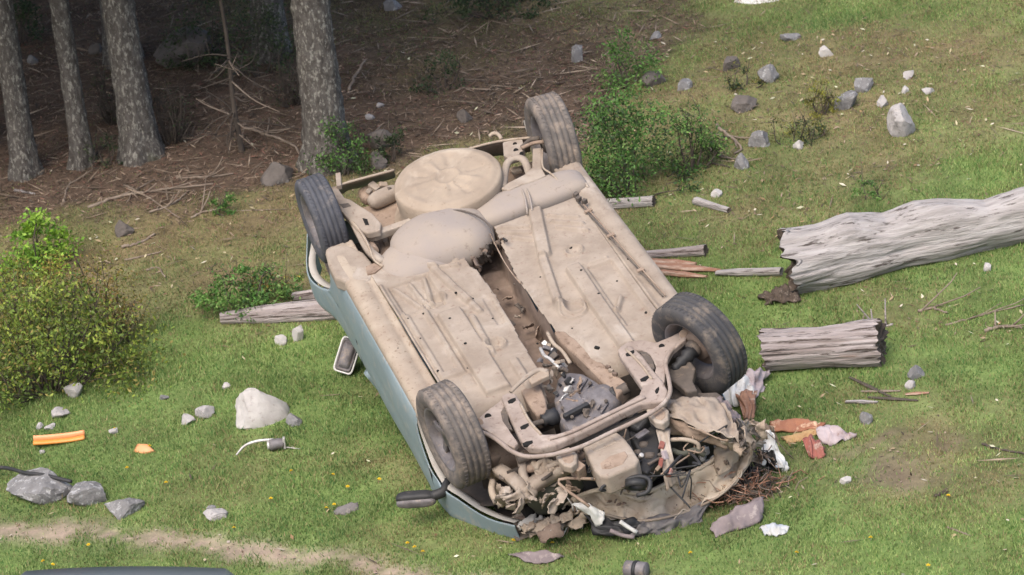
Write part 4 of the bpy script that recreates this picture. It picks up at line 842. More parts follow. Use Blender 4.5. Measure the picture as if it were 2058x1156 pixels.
# --- floor pans
EL = [(-.52, -.12), (-.25, -.118), (-.20, -.098), (.10, -.088), (.50, -.10), (.93, -.12), (1.2, -.16)]
ER = [(-.52, .125), (-.30, .10), (.05, .07), (.50, .082), (.75, .098), (1.03, .19), (1.2, .24)]
def base_floor(U, V):
    n = -.030 + .006 * fbm(U * 2.5, V * 2.5, 0, 33, 3) + .0045 * fbm(U * 8, V * 8, 0, 36, 2) + .0022 * fbm(U * 20, V * 20, 0, 35, 2)
    return n - .30 * sm(U, .98, 1.24) ** 1.3
def left_pan(U, V):
    n = base_floor(U, V)
    n = n + .016 * rect(U, V, .12, .97, -.445, -.305, .007)                      # main rail
    n = n + .010 * rect(U, V, -.02, .70, -.615, -.475, .007) - .007 * rect(U, V, .03, .64, -.585, -.505, .007)
    for p, q in (((-.46, -.41), (-.36, -.17)), ((-.41, -.43), (-.30, -.18)), ((-.50, -.38), (-.42, -.14))): n = n + .009 * cap(U, V, p, q, .014, .007)
    n = n - .010 * rect(U, V, -.33, .02, -.60, -.36, .007)
    for p, q in (((-.30, -.57), (-.02, -.49)), ((-.30, -.48), (-.01, -.46)), ((-.30, -.39), (-.02, -.43))): n = n + .011 * cap(U, V, p, q, .013, .007)
    n = n + .012 * cap(U, V, (-.40, -.32), (.08, -.24), .022, .007) + .012 * cap(U, V, (.10, -.235), (.20, -.22), .018, .007)
    for c, r in (((-.06, -.395), .055), ((.55, -.245), .058)): n = n + .010 * ring(U, V, c, r, .007) - .010 * disc(U, V, c, r * .62) + .006 * disc(U, V, c, .016, .008)
    n = n + .010 * cap(U, V, (.24, -.275), (.62, -.29), .018, .007) + .010 * rect(U, V, .74, 1.04, -.235, -.185, .007)
    n = n + .008 * cap(U, V, (-.36, -.635), (.80, -.640), .010, .008) - .006 * cap(U, V, (.10, -.14), (.36, -.15), .022, .007)
    n = n + .004 * rect(U, V, .72, .84, -.52, -.46, .008)
    b0 = base_floor(U, V); return b0 + (n - b0) * 2.1
def right_pan(U, V):
    n = base_floor(U, V)
    n = n + .016 * cap(U, V, (-.53, .385), (-.10, .285), .038, .007) + .014 * cap(U, V, (-.06, .262), (.40, .190), .026, .007) + .010 * ring(U, V, (.47, .26), .06, .007)
    n = n + .017 * rect(U, V, .12, 1.0, .335, .425, .007) - .009 * rect(U, V, .16, .80, .455, .60, .007)
    for k in range(3): n = n + .009 * cap(U, V, (-.50 + .07 * k, .15 + .02 * k), (-.42 + .07 * k, .30 - .012 * k), .012, .007) + .009 * cap(U, V, (-.46 + .075 * k, .44), (-.34 + .08 * k, .58), .011, .007)
    n = n + .008 * ring(U, V, (-.04, .445), .05, .007) - .005 * disc(U, V, (-.04, .445), .03) + .009 * ring(U, V, (.50, .24), .075, .007)
    n = n + .007 * cap(U, V, (.13, .48), (.13, .58), .010, .008) + .012 * cap(U, V, (.52, .52), (.62, .46), .014, .007) + .03 * np.exp(-(((U - .44) / .05) ** 2 + ((V - .185) / .03) ** 2))
    b0 = base_floor(U, V); return b0 + (n - b0) * 2.1 - .05 * sm(V, .20, .08) * sm(U, .55, .95)
hgrid('floor_pan', -.54, 1.24, -.645, -.02, .006, left_pan, 'dust', mask=lambda U, V: V < lin(U, EL) + .003 * vnoise(U * 9, 0, 0, 2), thick=.006)
hgrid('floor_pan', -.54, 1.24, .02, .645, .006, right_pan, 'dust', mask=lambda U, V: V > lin(U, ER) + .003 * vnoise(U * 9, 0, 0, 5), thick=.006)
# tunnel: torn-open, rusty trough
def tun(U, V):
    c = (lin(U, EL) + lin(U, ER)) / 2; w = (lin(U, ER) - lin(U, EL)) / 2 + .012; t = np.clip(np.abs(V - c) / w, 0, 1)
    return -.25 + .215 * sm(t, .70, 1.0) + .02 * fbm(U * 5, V * 5, 0, 9, 4) + .018 * sum(np.exp(-((U - k) / .02) ** 2) for k in (-.38, -.22, .08, .34)) - .10 * sm(U, .55, 1.0)
hgrid('tunnel', -.60, 1.10, -.20, .27, .009, tun, 'rust', mask=lambda U, V: (V > lin(U, EL) - .012) & (V < lin(U, ER) + .012))
for k, (a, b_) in enumerate([((950, 486), (975, 508)), ((975, 500), (1000, 488)), ((1000, 488), (1016, 482)), ((960, 515), (985, 512)), ((946, 515), (962, 532))]):
    sheet('torn_edge', [Kp([a, ((a[0] + b_[0]) / 2, (a[1] + b_[1]) / 2 - 6), b_], -.01), Kp([(a[0] + 4, a[1] + 16), ((a[0] + b_[0]) / 2 + 4, (a[1] + b_[1]) / 2 + 9), (b_[0] + 3, b_[1] + 15)], -.10)], 'steel_dark' if k % 2 else 'rust', 12, 6, .018, .003, 5 + k)
tubep('bolt', Kp([(1012, 480, .0), (1018, 484, .02)]), .008, 'black', 6)
for k, (px, py) in enumerate([(1040, 572), (1028, 650)]): rbox('heat_shield_tab', K(px, py, n=-.16), (.05, .03, .012), 'steel_dark', eul=(0, .2, .4))
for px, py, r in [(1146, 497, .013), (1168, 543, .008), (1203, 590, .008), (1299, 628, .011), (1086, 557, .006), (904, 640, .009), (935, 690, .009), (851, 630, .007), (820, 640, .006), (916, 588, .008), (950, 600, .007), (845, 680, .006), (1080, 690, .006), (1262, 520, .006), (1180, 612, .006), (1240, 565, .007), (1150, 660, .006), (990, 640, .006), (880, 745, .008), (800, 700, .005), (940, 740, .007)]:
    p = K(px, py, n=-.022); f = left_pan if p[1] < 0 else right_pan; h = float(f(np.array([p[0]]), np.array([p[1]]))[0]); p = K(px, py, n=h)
    cyl('hole_shade_disc', p + np.array([0, 0, -.006]), p + np.array([0, 0, .0025]), r, 'hole', 12)  # black disc on the pan, painted shade of a drain hole
# fuel and brake lines along the right sill, flex line on the left
for k, off in enumerate((0, .017)):
    tubep('brake_line', [K(1163, 408, n=-.012) + np.array([0, off, 0]), K(1225, 476, n=-.014) + np.array([0, off, 0]), K(1280, 538, n=-.014) + np.array([0, off, 0]), K(1332, 596, n=-.016) + np.array([0, off, 0])], .0048, 'steel_dark' if k == 0 else 'dust_dark', 20, 6)
for px, py in [(1225, 474), (1285, 544), (1180, 425)]: rbox('line_clip', K(px, py, n=-.012) + np.array([0, .008, 0]), (.022, .045, .014), 'dust_dark', bev=.003)
tubep('drip_line', Kp([(985, 470, .0), (1010, 520, -.02), (1028, 548, -.02), (1046, 570, -.02)]), .004, 'dust_dark', 16, 6)
for px, py in [(1163, 400), (1175, 405), (1158, 392)]: rbox('line_clip', K(px, py, n=.0), (.025, .03, .03), 'steel_dark', bev=.004, eul=(0, 0, .5))
# --- fuel tank and silencer cushion
tk = superell('fuel_tank', K(890, 492, n=-.07), (.25, .305, .165), 'tank', .85, .85, tilt=-.12, noise=.07, seed=3)
superell('tank_lobe', K(850, 520, n=-.07), (.20, .26, .105), 'tank', .9, .95, parent=tk, noise=.06, seed=5)
superell('tank_lobe', K(1050, 412, n=-.055), (.125, .40, .085), 'tank', .45, .62, parent=tk, tilt=.03, noise=.04, seed=8)
tubep('tank_strap', Kp([(898, 424, .075), (930, 424, .082), (962, 436, .075), (984, 455, .05), (992, 475, .015), (994, 492, -.02)]), .0055, 'steel_dark', 24, 6)
for x in (1056, 1066): tubep('tank_strap', Kp([(x - 12, 372, .015), (x - 4, 388, .035), (x, 402, .034), (x + 3, 420, .012), (x + 4, 432, -.02)]), .006, 'tank', 16, 6)
# --- spare wheel well: a dished pan with pressed star
c = K(898, 354, n=.10); nr, na = 34, 120; V = []
for r in np.linspace(0, .315, nr):
    for a in np.linspace(0, 2 * math.pi, na, endpoint=False):
        h = -.020 * sm(r, .24, .315) ** 2 - .006 * (1 - sm(r, .24, .28))
        if r > .05:
            st = max(math.cos(5 * (a + .35)), 0) ** 5; h += .009 * st * float(sm(r, .07, .10) * (1 - sm(r, .19, .23))); st2 = max(math.cos(5 * (a + .35) + math.pi), 0) ** 8; h -= .010 * st2 * float(sm(r, .11, .14) * (1 - sm(r, .22, .25)))
        h += .009 * math.exp(-((r - .075) / .012) ** 2) + .008 * math.exp(-((math.hypot(r * math.cos(a) - .10, r * math.sin(a) - .06) - .055) / .010) ** 2) + .002 * float(vnoise(r * 30 * math.cos(a), r * 30 * math.sin(a), 0, 8))
        V.append(c + np.array([r * math.cos(a), r * math.sin(a), h]))
for k, (r, h) in enumerate([(.322, -.032), (.324, -.07), (.320, -.13), (.318, -.20), (.345, -.235), (.36, -.238)]):
    for a in np.linspace(0, 2 * math.pi, na, endpoint=False): V.append(c + np.array([r * math.cos(a), r * math.sin(a), h + .006 * float(vnoise(math.cos(a) * 4, math.sin(a) * 4, k, 2))]))
tot = nr + 6; F = [(i * na + k, (i + 1) * na + k, (i + 1) * na + (k + 1) % na, i * na + (k + 1) % na) for i in range(tot - 1) for k in range(na)]
part('spare_wheel_well', V, F, 'dust_warm')
# --- rear floor, cross member, rails, valance
def rear_floor(U, V):
    n = -.15 + .012 * fbm(U * 4, V * 4, 0, 44, 3) - .16 * sm(U, -.86, -.80) * (1 - sm(U, -.60, -.55))
    return n
hgrid('rear_floor', -1.46, -.50, -.56, .60, .016, rear_floor, 'dust_dark', mask=lambda U, V: U > lin(V, [(-.6, -1.40), (.6, -1.22)]))
plate('cross_member', [(716, 462), (752, 462), (815, 440), (838, 430), (840, 440), (800, 456), (752, 472), (728, 474)], -.015, .05, 'dust', bev=.008)
tubep('rear_rail', Kp([(668, 382, -.02), (690, 412, -.02), (706, 440, -.02), (722, 470, -.02), (742, 505, -.02), (770, 528, -.03)]), .030, 'dust', 20, 4, flat=1.0)
plate('trailing_arm', [(676, 402), (690, 396), (704, 400), (722, 412), (748, 428), (766, 448), (764, 462), (738, 468), (716, 460), (700, 440), (686, 424)], .02, .05, 'dust', bev=.010)
plate('trailing_arm_pocket', [(728, 438), (738, 440), (742, 452), (734, 452)], .0225, .01, 'hole', bev=.002)  # dark plate laid on the arm, painted shade of its hole
plate('trailing_arm_pocket', [(682, 410), (700, 408), (706, 414), (690, 418)], .0225, .01, 'steel_dark', bev=.002)
plate('rail_end', [(660, 382), (678, 376), (686, 388), (696, 402), (680, 408), (668, 396)], .01, .05, 'dust', bev=.008)
superell('rear_silencer', K(772, 396, n=-.10), (.055, .105, .05), 'dust', .6, .8, tilt=.15, noise=.06)
superell('rear_silencer', K(742, 392, n=-.12), (.07, .06, .045), 'dust_dark', .6, .8, noise=.1, seed=4)
for k, (px, py, s_) in enumerate([(752, 376, .045), (770, 372, .035), (742, 384, .03), (782, 382, .035)]): rbox('exhaust_hanger', K(px, py, n=-.07), (s_ * 1.5, s_, s_ * .8), ['dust', 'dust_pale', 'dust', 'steel_dark'][k], eul=(.3 * k, .4, .5 + k), bev=.006)
sheet('rear_valance', [Kp([(664, 384, .0), (690, 370, .0), (735, 357, .005), (792, 342, .0)]), Kp([(668, 398, -.16), (694, 386, -.16), (738, 372, -.16), (795, 358, -.16)])], 'dust', 24, 5, .004)
tubep('valance_edge', Kp([(664, 384, .0), (690, 370, .003), (735, 357, .008), (792, 342, .0)]), .008, 'dust_pale', 20, 6)
sheet('rear_valance', [Kp([(945, 298, .0), (985, 288, .01), (1025, 281, .01), (1066, 277, .01)]), Kp([(950, 326, -.16), (988, 316, -.16), (1028, 310, -.16), (1066, 306, -.16)])], 'dust_dark', 24, 5, .004)
tubep('valance_edge', Kp([(940, 300, .0), (985, 288, .013), (1025, 281, .013), (1066, 277, .01)]), .008, 'dust_pale', 20, 6)
plate('tow_bracket', [(674, 348), (684, 346), (686, 372), (676, 374)], .03, .03, 'dust', bev=.003)
tubep('tow_hook', Kp([(984, 274, .03), (992, 268, .045), (1002, 271, .035), (1008, 280, .02)]), .012, 'dust_pale', 12, 8)
# right rear suspension
plate('rail_end', [(1010, 286), (1032, 280), (1050, 280), (1054, 298), (1042, 312), (1022, 318), (1012, 312)], .01, .05, 'dust', bev=.006)
for px, py, r in [(1035, 290, .013), (1037, 303, .016), (1048, 309, .012)]: cyl('bolt_hole', K(px, py, n=.0), K(px, py, n=.0115), r, 'hole', 12)  # black discs, bolt hole shade put into the colour
tubep('suspension_bow', Kp([(1012, 378, .0), (1014, 350, .01), (1020, 328, .015), (1034, 318, .02), (1050, 320, .02), (1058, 332, .01), (1064, 352, -.01)]), .024, 'dust', 26, 8, flat=.8)
plate('trailing_arm', [(1070, 298), (1088, 296), (1089, 338), (1097, 352), (1076, 362), (1048, 370), (1024, 382), (1006, 378), (1022, 366), (1054, 350), (1069, 336)], .035, .03, 'dust', bev=.009)
tubep('damper_rod', Kp([(1048, 298, .02), (1072, 288, .03), (1094, 285, .03)]), .012, 'dust_dark', 10, 8)
tubep('damper_rod', Kp([(1050, 296, .02), (1066, 282, .02), (1084, 278, .02)]), .016, 'steel_dark', 10, 8)
tubep('brake_line', Kp([(1090, 300, .04), (1091, 335, .045), (1106, 348, .04), (1120, 362, .02), (1129, 386, -.01)]), .006, 'dust_pale', 24, 6)
cyl('coil_spring_cup', K(1100, 378, n=-.14), K(1104, 372, n=-.03), .05, 'dust_dark', 18)
for k in range(5): rbox('bump_stop', K(1080 + 11 * k, 378 + (k % 2) * 4, n=-.05), (.03, .03, .05), ['steel_dark', 'dust', 'alu', 'dust_dark', 'steel_dark'][k], eul=(.3, .2, k), bev=.006)
rbox('spring_seat', K(1038, 344, n=-.10), (.05, .06, .03), 'dust_pale', bev=.01)
# left rear cavity: brackets, hose, axle bush
tubep('brake_line', Kp([(700, 436, .01), (722, 462, .02), (740, 492, .01), (752, 522, -.01), (770, 536, -.02)]), .008, 'dust_pale', 22, 6)
for k, (px, py) in enumerate([(738, 486), (756, 492), (775, 478), (748, 505), (790, 480)]): rbox('axle_bracket', K(px, py, n=-.13), (.11, .03, .05), ['dust', 'dust_pale', 'dust', 'steel_dark', 'dust_dark'][k], eul=(.2, .3 * k - .4, -.4 + .1 * k), bev=.006)
cyl('axle_bush', K(742, 490, n=-.10), K(752, 505, n=-.06), .03, 'dust_dark', 16)
plate('sill_corner', [(652, 500), (664, 492), (684, 490), (708, 494), (730, 505), (746, 524), (756, 545), (740, 566), (700, 566), (672, 556), (658, 528)], -.030, .10, 'dust', bev=.028)
plate('jack_pocket', [(735, 535), (752, 528), (768, 536), (752, 548), (738, 552)], -.022, .02, 'dust_dark', bev=.004)

# --- wheels
def wheel(c, steer, outer, rub, label=None, camber=0.0, scale=1.0, R=.292):
    e = bpy.data.objects.new('wheel', None); COL.objects.link(e); e.parent = car; e.empty_display_size = .1
    y = np.array([math.sin(steer) * -outer * 1.0 * (1 if outer > 0 else 1), outer * math.cos(steer), math.sin(camber)])
    y /= np.linalg.norm(y); x = np.cross(y, [0, 0, 1.0]); x /= np.linalg.norm(x); z = np.cross(x, y); c = np.array(c) - BASE
    e.matrix_local = Matrix([[x[i] * scale, y[i] * scale, z[i] * scale, c[i]] for i in range(3)] + [[0, 0, 0, 1]])
    if label: e['label'] = label
    g = .0075; pr = [(.180, -.070), (.187, -.082), (.205, -.091), (.236, -.098), (.262, -.096), (.279, -.088), (.287, -.080)]
    tread = []
    for h0 in (-.050, -.017, .017, .050): tread += [(R - .0005, h0 - .006), (R - g, h0 - .0045), (R - g, h0 + .0045), (R - .0005, h0 + .006)]
    pr += tread + [(.287, .080), (.279, .088), (.262, .096), (.236, .098), (.205, .091), (.187, .082), (.180, .070), (.174, .06), (.174, -.06)]
    V, F = lathe(pr, 96); V = [(p[0] * (1 + .003 * math.sin(3 * math.atan2(p[2], p[0]))), p[1], p[2]) for p in V]
    t = link('tyre', mesh('tyre', V, F), MT[rub], e)
    # tread blocks: shallow cross sipes along the shoulders
    sv, sf = [], []
    for k in range(60):
        a = 2 * math.pi * k / 60; ca, sa = math.cos(a), math.sin(a)
        for h in (-.066, .066):
            b_ = boxvf((0, 0, 0), (.005, .022, .007), None)[0]; i = len(sv)
            for p in b_:
                rr_ = R - .001 + p[0] * .6; aa = a + (p[2] + (h > 0) * .012) / R; sv.append((rr_ * math.cos(aa), h + p[1], rr_ * math.sin(aa)))
            sf += [tuple(q + i for q in f) for f in boxvf((0, 0, 0), (1, 1, 1))[1]]
    tag(link('tread_bar', mesh('tread_bar', sv, sf), MT[rub], t, smooth=False), kind='stuff')
    rim = link('rim', mesh('rim', *lathe([(.176, -.078), (.192, -.082), (.194, -.076), (.180, -.070), (.172, -.055), (.160, -.02), (.158, .03), (.172, .06), (.182, .072), (.195, .078), (.193, .084), (.178, .080), (.166, .064), (.150, .036), (.150, -.02), (.164, -.06)], 64)), MT['alu'], e)
    dv, df = lathe([(.0, .052), (.05, .052), (.056, .046), (.056, .02), (0, .02)], 32); link('hub_cap', mesh('hub_cap', dv, df), MT['alu'], e)
    for k in range(6):
        a = 2 * math.pi * k / 6; Rm = np.array(Matrix.Rotation(a, 3, 'Y')); v_, f_ = boxvf((.105, .04, 0), (.115, .018, .045)); bevel(link('spoke', mesh('spoke', np.array(v_) @ Rm.T, f_), MT['alu'], e, smooth=False), .006)
    link('brake_disc', mesh('brake_disc', *lathe([(.0, .015), (.128, .015), (.130, .012), (.130, -.004), (.128, -.008), (.085, -.008), (.080, -.035), (.0, -.035)], 40)), MT['rust'], e)
    link('hub', mesh('hub', *lathe([(0, -.02), (.052, -.02), (.05, -.06), (.034, -.075), (0, -.075)], 24)), MT['steel_dark'], e)
    return e
wheel((1.225, -.725, 0), .10, -1, 'rubber_dusty', 'dusty front wheel with worn tyre on the blue side')
wheel((1.225, .725, .0), .40, 1, 'rubber', 'steered front wheel with dark grooved tyre', camber=.06)
wheel((-1.215, -.72, -.025), 0, -1, 'rubber_blue', 'bluish grey rear wheel sunk behind the sill end', scale=.89)
wheel((-1.17, .73, -.04), -.05, 1, 'rubber_dusty', 'dusty rear wheel standing highest above the car', camber=-.05)
# front right hub parts
hub = K(1400, 690, n=0)
cyl('driveshaft_boot', K(1352, 745, n=-.05), K(1392, 705, n=-.01), None, 'black', 18, rings=[.018, .03, .022, .036, .026, .044, .034, .048])
plate('steering_knuckle', [(1338, 738), (1362, 728), (1385, 722), (1398, 740), (1392, 765), (1402, 784), (1380, 788), (1356, 768), (1340, 760)], -.04, .05, 'steel_dark', bev=.010)
rbox('brake_caliper', K(1392, 688, n=-.01) + np.array([0, .02, 0]), (.10, .07, .08), 'steel_dark', eul=(.2, .3, .4), bev=.012)
plate('splash_shield', [(1400, 790), (1440, 788), (1455, 798), (1420, 806), (1380, 806), (1372, 796)], -.10, .02, 'steel_dark', bev=.006)
superell('strut_housing', K(1375, 800, n=-.2), (.10, .10, .07), 'steel_dark', .8, .9, noise=.1)
# front left hub
cyl('driveshaft_boot', K(1000, 870, n=-.07), K(960, 880, n=-.03), None, 'steel_dark', 18, rings=[.02, .032, .024, .04, .03, .05])
plate('splash_shield', [(925, 790), (962, 790), (985, 805), (996, 826), (975, 830), (945, 815), (930, 805)], -.10, .015, 'dust_dark', bev=.006)
tubep('splash_rib', Kp([(928, 800, -.085), (955, 802, -.082), (985, 815, -.085)]), .010, 'dust', 10, 6)
rbox('strut_housing', K(985, 920, n=-.22), (.20, .12, .20), 'dust_dark', bev=.03, eul=(0, .2, .3))

# --- front subframe
sub = plate('subframe', [(1006, 796), (1020, 788), (1036, 790), (1046, 806), (1060, 832), (1078, 858), (1092, 872), (1120, 871), (1160, 858), (1210, 832), (1250, 812), (1284, 792), (1290, 778), (1280, 764), (1262, 738), (1246, 716), (1240, 702), (1252, 692), (1268, 694), (1290, 712), (1312, 742), (1330, 762), (1342, 784), (1338, 804), (1316, 808), (1288, 811), (1248, 829), (1202, 853), (1156, 875), (1116, 893), (1086, 900), (1062, 898), (1046, 884), (1034, 860), (1020, 830)], .055, .055, 'dust_rosy', bev=.014)
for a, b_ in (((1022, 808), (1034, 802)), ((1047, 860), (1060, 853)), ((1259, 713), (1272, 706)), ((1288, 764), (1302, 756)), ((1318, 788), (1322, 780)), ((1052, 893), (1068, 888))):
    plate('slot', [(a[0] - 2, a[1] - 2), ((a[0] + b_[0]) / 2 - 2, a[1] - 6), (b_[0] + 2, b_[1] - 3), (b_[0] + 3, b_[1] + 2), ((a[0] + b_[0]) / 2 + 2, a[1] + 2), (a[0], a[1] + 3)], .0575, .012, 'hole', sub, bev=.001)  # black plates on the subframe, painted shade of its slots
tubep('beam_rib', Kp([(1104, 882, .06), (1150, 867, .062), (1202, 842, .062), (1256, 816, .06), (1296, 798, .06)]), .014, 'dust_rosy', 20, 8, flat=.7)
tubep('beam_rib', Kp([(1046, 812, .056), (1064, 846, .058), (1088, 874, .056)]), .008, 'dust_pale', 12, 6)
tubep('beam_rib', Kp([(1258, 702, .056), (1286, 730, .058), (1310, 762, .056)]), .008, 'dust_pale', 12, 6)
plate('control_arm', [(956, 846), (970, 832), (990, 816), (1004, 806), (1010, 796), (1024, 790), (1020, 806), (1010, 822), (1012, 842), (1026, 868), (1042, 890), (1034, 900), (1012, 890), (990, 872), (966, 858)], .035, .035, 'dust_rosy', bev=.008)
for px, py, r in [(981, 838, .020), (968, 850, .010)]: cyl('arm_hole', K(px, py, n=.03), K(px, py, n=.0365), r, 'hole', 14)  # dark discs and plate on this arm paint the shade of its openings
plate('arm_hole', [(1006, 828), (1014, 818), (1020, 826), (1022, 846), (1030, 864), (1020, 860), (1010, 846)], .0365, .01, 'steel_dark', bev=.001)
cyl('ball_joint', K(962, 852, n=-.02), K(962, 850, n=.045), .026, 'dust_dark', 16)
plate('control_arm', [(1244, 698), (1262, 686), (1290, 682), (1318, 688), (1348, 676), (1370, 664), (1384, 668), (1378, 682), (1352, 704), (1338, 730), (1336, 765), (1326, 784), (1312, 764), (1318, 736), (1306, 712), (1288, 702), (1262, 706)], .04, .035, 'dust_rosy', bev=.008)
cyl('arm_hole', K(1330, 697, n=.03), K(1330, 697, n=.0415), .017, 'hole', 14)  # dark disc and plate here paint the shade of the arm openings
plate('arm_hole', [(1285, 706), (1300, 708), (1312, 724), (1316, 740), (1306, 748), (1300, 730)], .0418, .01, 'steel_dark', bev=.001)
cyl('ball_joint', K(1374, 674, n=-.02), K(1374, 671, n=.055), .024, 'dust_dark', 16)
tubep('anti_roll_bar', Kp([(962, 866, .02), (985, 876, .03), (1004, 888, .04), (1030, 908, .05), (1062, 918, .05), (1110, 914, .045), (1165, 899, .045), (1225, 871, .045), (1280, 845, .045), (1325, 819, .05), (1346, 792, .05), (1344, 762, .04), (1338, 730, .04), (1350, 704, .035), (1374, 682, .02)]), .0125, 'dust_rosy', 60, 8)
tubep('steering_rack', Kp([(1040, 925, -.05), (1120, 900, -.05), (1210, 872, -.05), (1300, 832, -.05)]), .022, 'steel_dark', 20, 10)
for p in ((1142, 925, .01), (1326, 838, .01)):
    px, py, n = p
    plate('mount_cup', [(px - 28, py - 18), (px + 2, py - 28), (px + 18, py - 14), (px + 17, py + 4), (px + 6, py + 14), (px - 10, py + 10), (px - 22, py - 2)], n, .05, 'dust', bev=.010)
    plate('mount_pocket', [(px - 18, py - 14), (px + 1, py - 20), (px + 11, py - 10), (px + 10, py + 1), (px + 3, py + 6), (px - 8, py + 3)], n + .0025, .01, 'dust_dark', bev=.002)
rbox('engine_mount', K(1162, 945, n=-.07), (.07, .06, .09), 'dust_dark', eul=(.1, .2, .4), bev=.008)
# bracket from subframe up to the gearbox, mount block
tubep('gearbox_bracket', Kp([(1026, 788, .05), (1044, 770, .055), (1066, 752, .055), (1084, 744, .05), (1100, 748, .04)]), [.012, .016, .022], 'dust', 18, 8, flat=.7)
plate('gearbox_bracket', [(1062, 762), (1082, 744), (1102, 742), (1104, 754), (1088, 762), (1068, 772)], .05, .03, 'dust_pale', bev=.006)
plate('gearbox_mount', [(1046, 784), (1082, 764), (1096, 800), (1100, 826), (1078, 836), (1066, 820)], -.03, .10, 'dust_dark', bev=.012)
for k in range(20):
    px, py = 1085 + 16 * (k % 7) + 8 * (k // 7), 745 + 10 * (k % 7) + 28 * (k // 7) - 20
    shard('gearbox_bit', K(px, py, n=-.045), .018 + .012 * (k % 3), ['alu', 'steel_dark', 'dust', 'black', 'bright', 'dust_dark'][k % 6], 900 + k)
for k in range(6):
    t = .35 + k / 9; px, py = 968 + 118 * t + (k % 3 - 1) * 9, 520 + 170 * t; shard('tunnel_scrap', K(px, py, n=-.19), .02 + .012 * (k % 3), ['rust', 'dust_dark', 'steel_dark', 'dust'][k % 4], 940 + k)
# right chassis rail running from the floor to the subframe
plate('chassis_rail', [(1112, 664), (1136, 664), (1170, 690), (1206, 724), (1262, 770), (1240, 796), (1204, 760), (1160, 716), (1124, 684)], -.035, .10, 'dust_dark', bev=.016)
for k, (px, py) in enumerate([(1222, 738), (1228, 745), (1236, 752), (1200, 700)]): rbox('rail_bolt', K(px, py, n=-.025), (.03, .018, .02), ['rust', 'dust', 'rust', 'hole'][k], eul=(0, 0, .6), bev=.003)
# gearbox
gb = plate('gearbox', [(1118, 758), (1140, 744), (1172, 748), (1200, 764), (1226, 786), (1238, 806), (1214, 836), (1176, 858), (1138, 862), (1120, 838), (1112, 800)], -.06, .18, 'alu', bev=.03)
plate('gearbox_cover', [(1124, 800), (1160, 786), (1176, 806), (1168, 820), (1134, 830)], -.035, .05, 'alu', gb, bev=.010)
superell('bell_housing', K(1205, 812, n=-.11), (.11, .12, .09), 'alu', .8, .8, parent=gb, noise=.08)
for k in range(7): tubep('casting_rib', [K(1180 + 7 * k, 762 + 8 * k, n=-.055), K(1166 + 7 * k, 782 + 8 * k, n=-.045)], .006, 'alu', 6, 5, parent=gb)
for k, (px, py) in enumerate([(1130, 820), (1150, 838), (1146, 792), (1186, 770), (1218, 806), (1196, 842)]): cyl('casting_bolt', K(px, py, n=-.07), K(px, py, n=-.032), .011, 'steel_dark', 8, parent=gb)
rbox('gear_lever_link', K(1158, 826, n=-.03), (.03, .16, .03), 'black', eul=(0, 0, .2), bev=.006)
q5 = np.random.default_rng(77)
for k in range(16):
    px, py = 1092 + q5.uniform(-6, 6) + k * 3.6, 690 + k * 5.2 + q5.uniform(-10, 10)
    rbox('selector_piece', K(px, py, n=-.08 + q5.uniform(-.03, .03)), tuple(q5.uniform(.018, .055, 3)), ['bright', 'alu', 'steel_dark', 'dust_pale', 'black'][k % 5], eul=tuple(q5.uniform(-1, 1, 3)), bev=.005)
tubep('selector_rod', Kp([(1100, 668, -.06), (1112, 690, -.06), (1130, 706, -.07), (1146, 730, -.07)]), .011, 'dust_pale', 14, 8)
tubep('selector_rod', Kp([(1086, 700, -.07), (1094, 715, -.05), (1106, 722, -.05), (1124, 740, -.06)]), .010, 'bright', 14, 8)
cyl('driveshaft', K(1236, 792, n=-.07), K(1262, 778, n=-.05), .032, 'steel_dark', 16)
cyl('driveshaft_joint', K(1226, 800, n=-.08), K(1240, 790, n=-.06), .045, 'black', 18)
cyl('driveshaft_joint', K(1118, 836, n=-.07), K(1090, 846, n=-.06), None, 'black', 18, rings=[.05, .045, .05, .03, .036])
cyl('driveshaft', K(1095, 846, n=-.06), K(1020, 868, n=-.06), .016, 'steel_dark', 12)
# engine: sump, belts, hoses
sump = plate('sump', [(1170, 894), (1202, 878), (1238, 866), (1252, 876), (1268, 896), (1284, 922), (1278, 934), (1220, 958), (1206, 956), (1194, 944)], -.02, .13, 'dust', bev=.016)
plate('sump_press', [(1206, 930), (1226, 916), (1256, 906), (1262, 916), (1252, 932), (1226, 942), (1210, 942)], -.0165, .01, 'dust_dark', sump, bev=.005)
plate('sump_press', [(1186, 900), (1232, 880), (1240, 888), (1196, 908)], -.0175, .01, 'dust_pale', sump, bev=.004)
for k in range(8): cyl('sump_bolt', *(lambda t: (K(1190 + 92 * t, 962 - 40 * t, n=-.10), K(1190 + 92 * t, 962 - 40 * t, n=-.075)))(k / 7), .009, 'steel_dark', 8, parent=sump)
rbox('engine_block', (1.46, .12, -.37), (.34, .62, .24), 'black', bev=.03)
plate('belt_cover', [(1262, 866), (1296, 848), (1318, 862), (1326, 890), (1322, 925), (1300, 950), (1284, 944), (1290, 920)], -.11, .10, 'black', bev=.012)
rbox('alternator', K(1284, 856, n=-.10), (.10, .10, .10), 'black', eul=(.2, .1, .5), bev=.02)
rbox('alternator_label', K(1290, 872, n=-.06), (.04, .08, .01), 'alu', eul=(0, 0, .3), bev=.003)
tubep('belt', Kp([(1216, 972, -.12), (1240, 966, -.10), (1262, 962, -.09), (1288, 958, -.09), (1306, 966, -.10), (1302, 988, -.13), (1280, 996, -.15)]), .013, 'black', 24, 8)
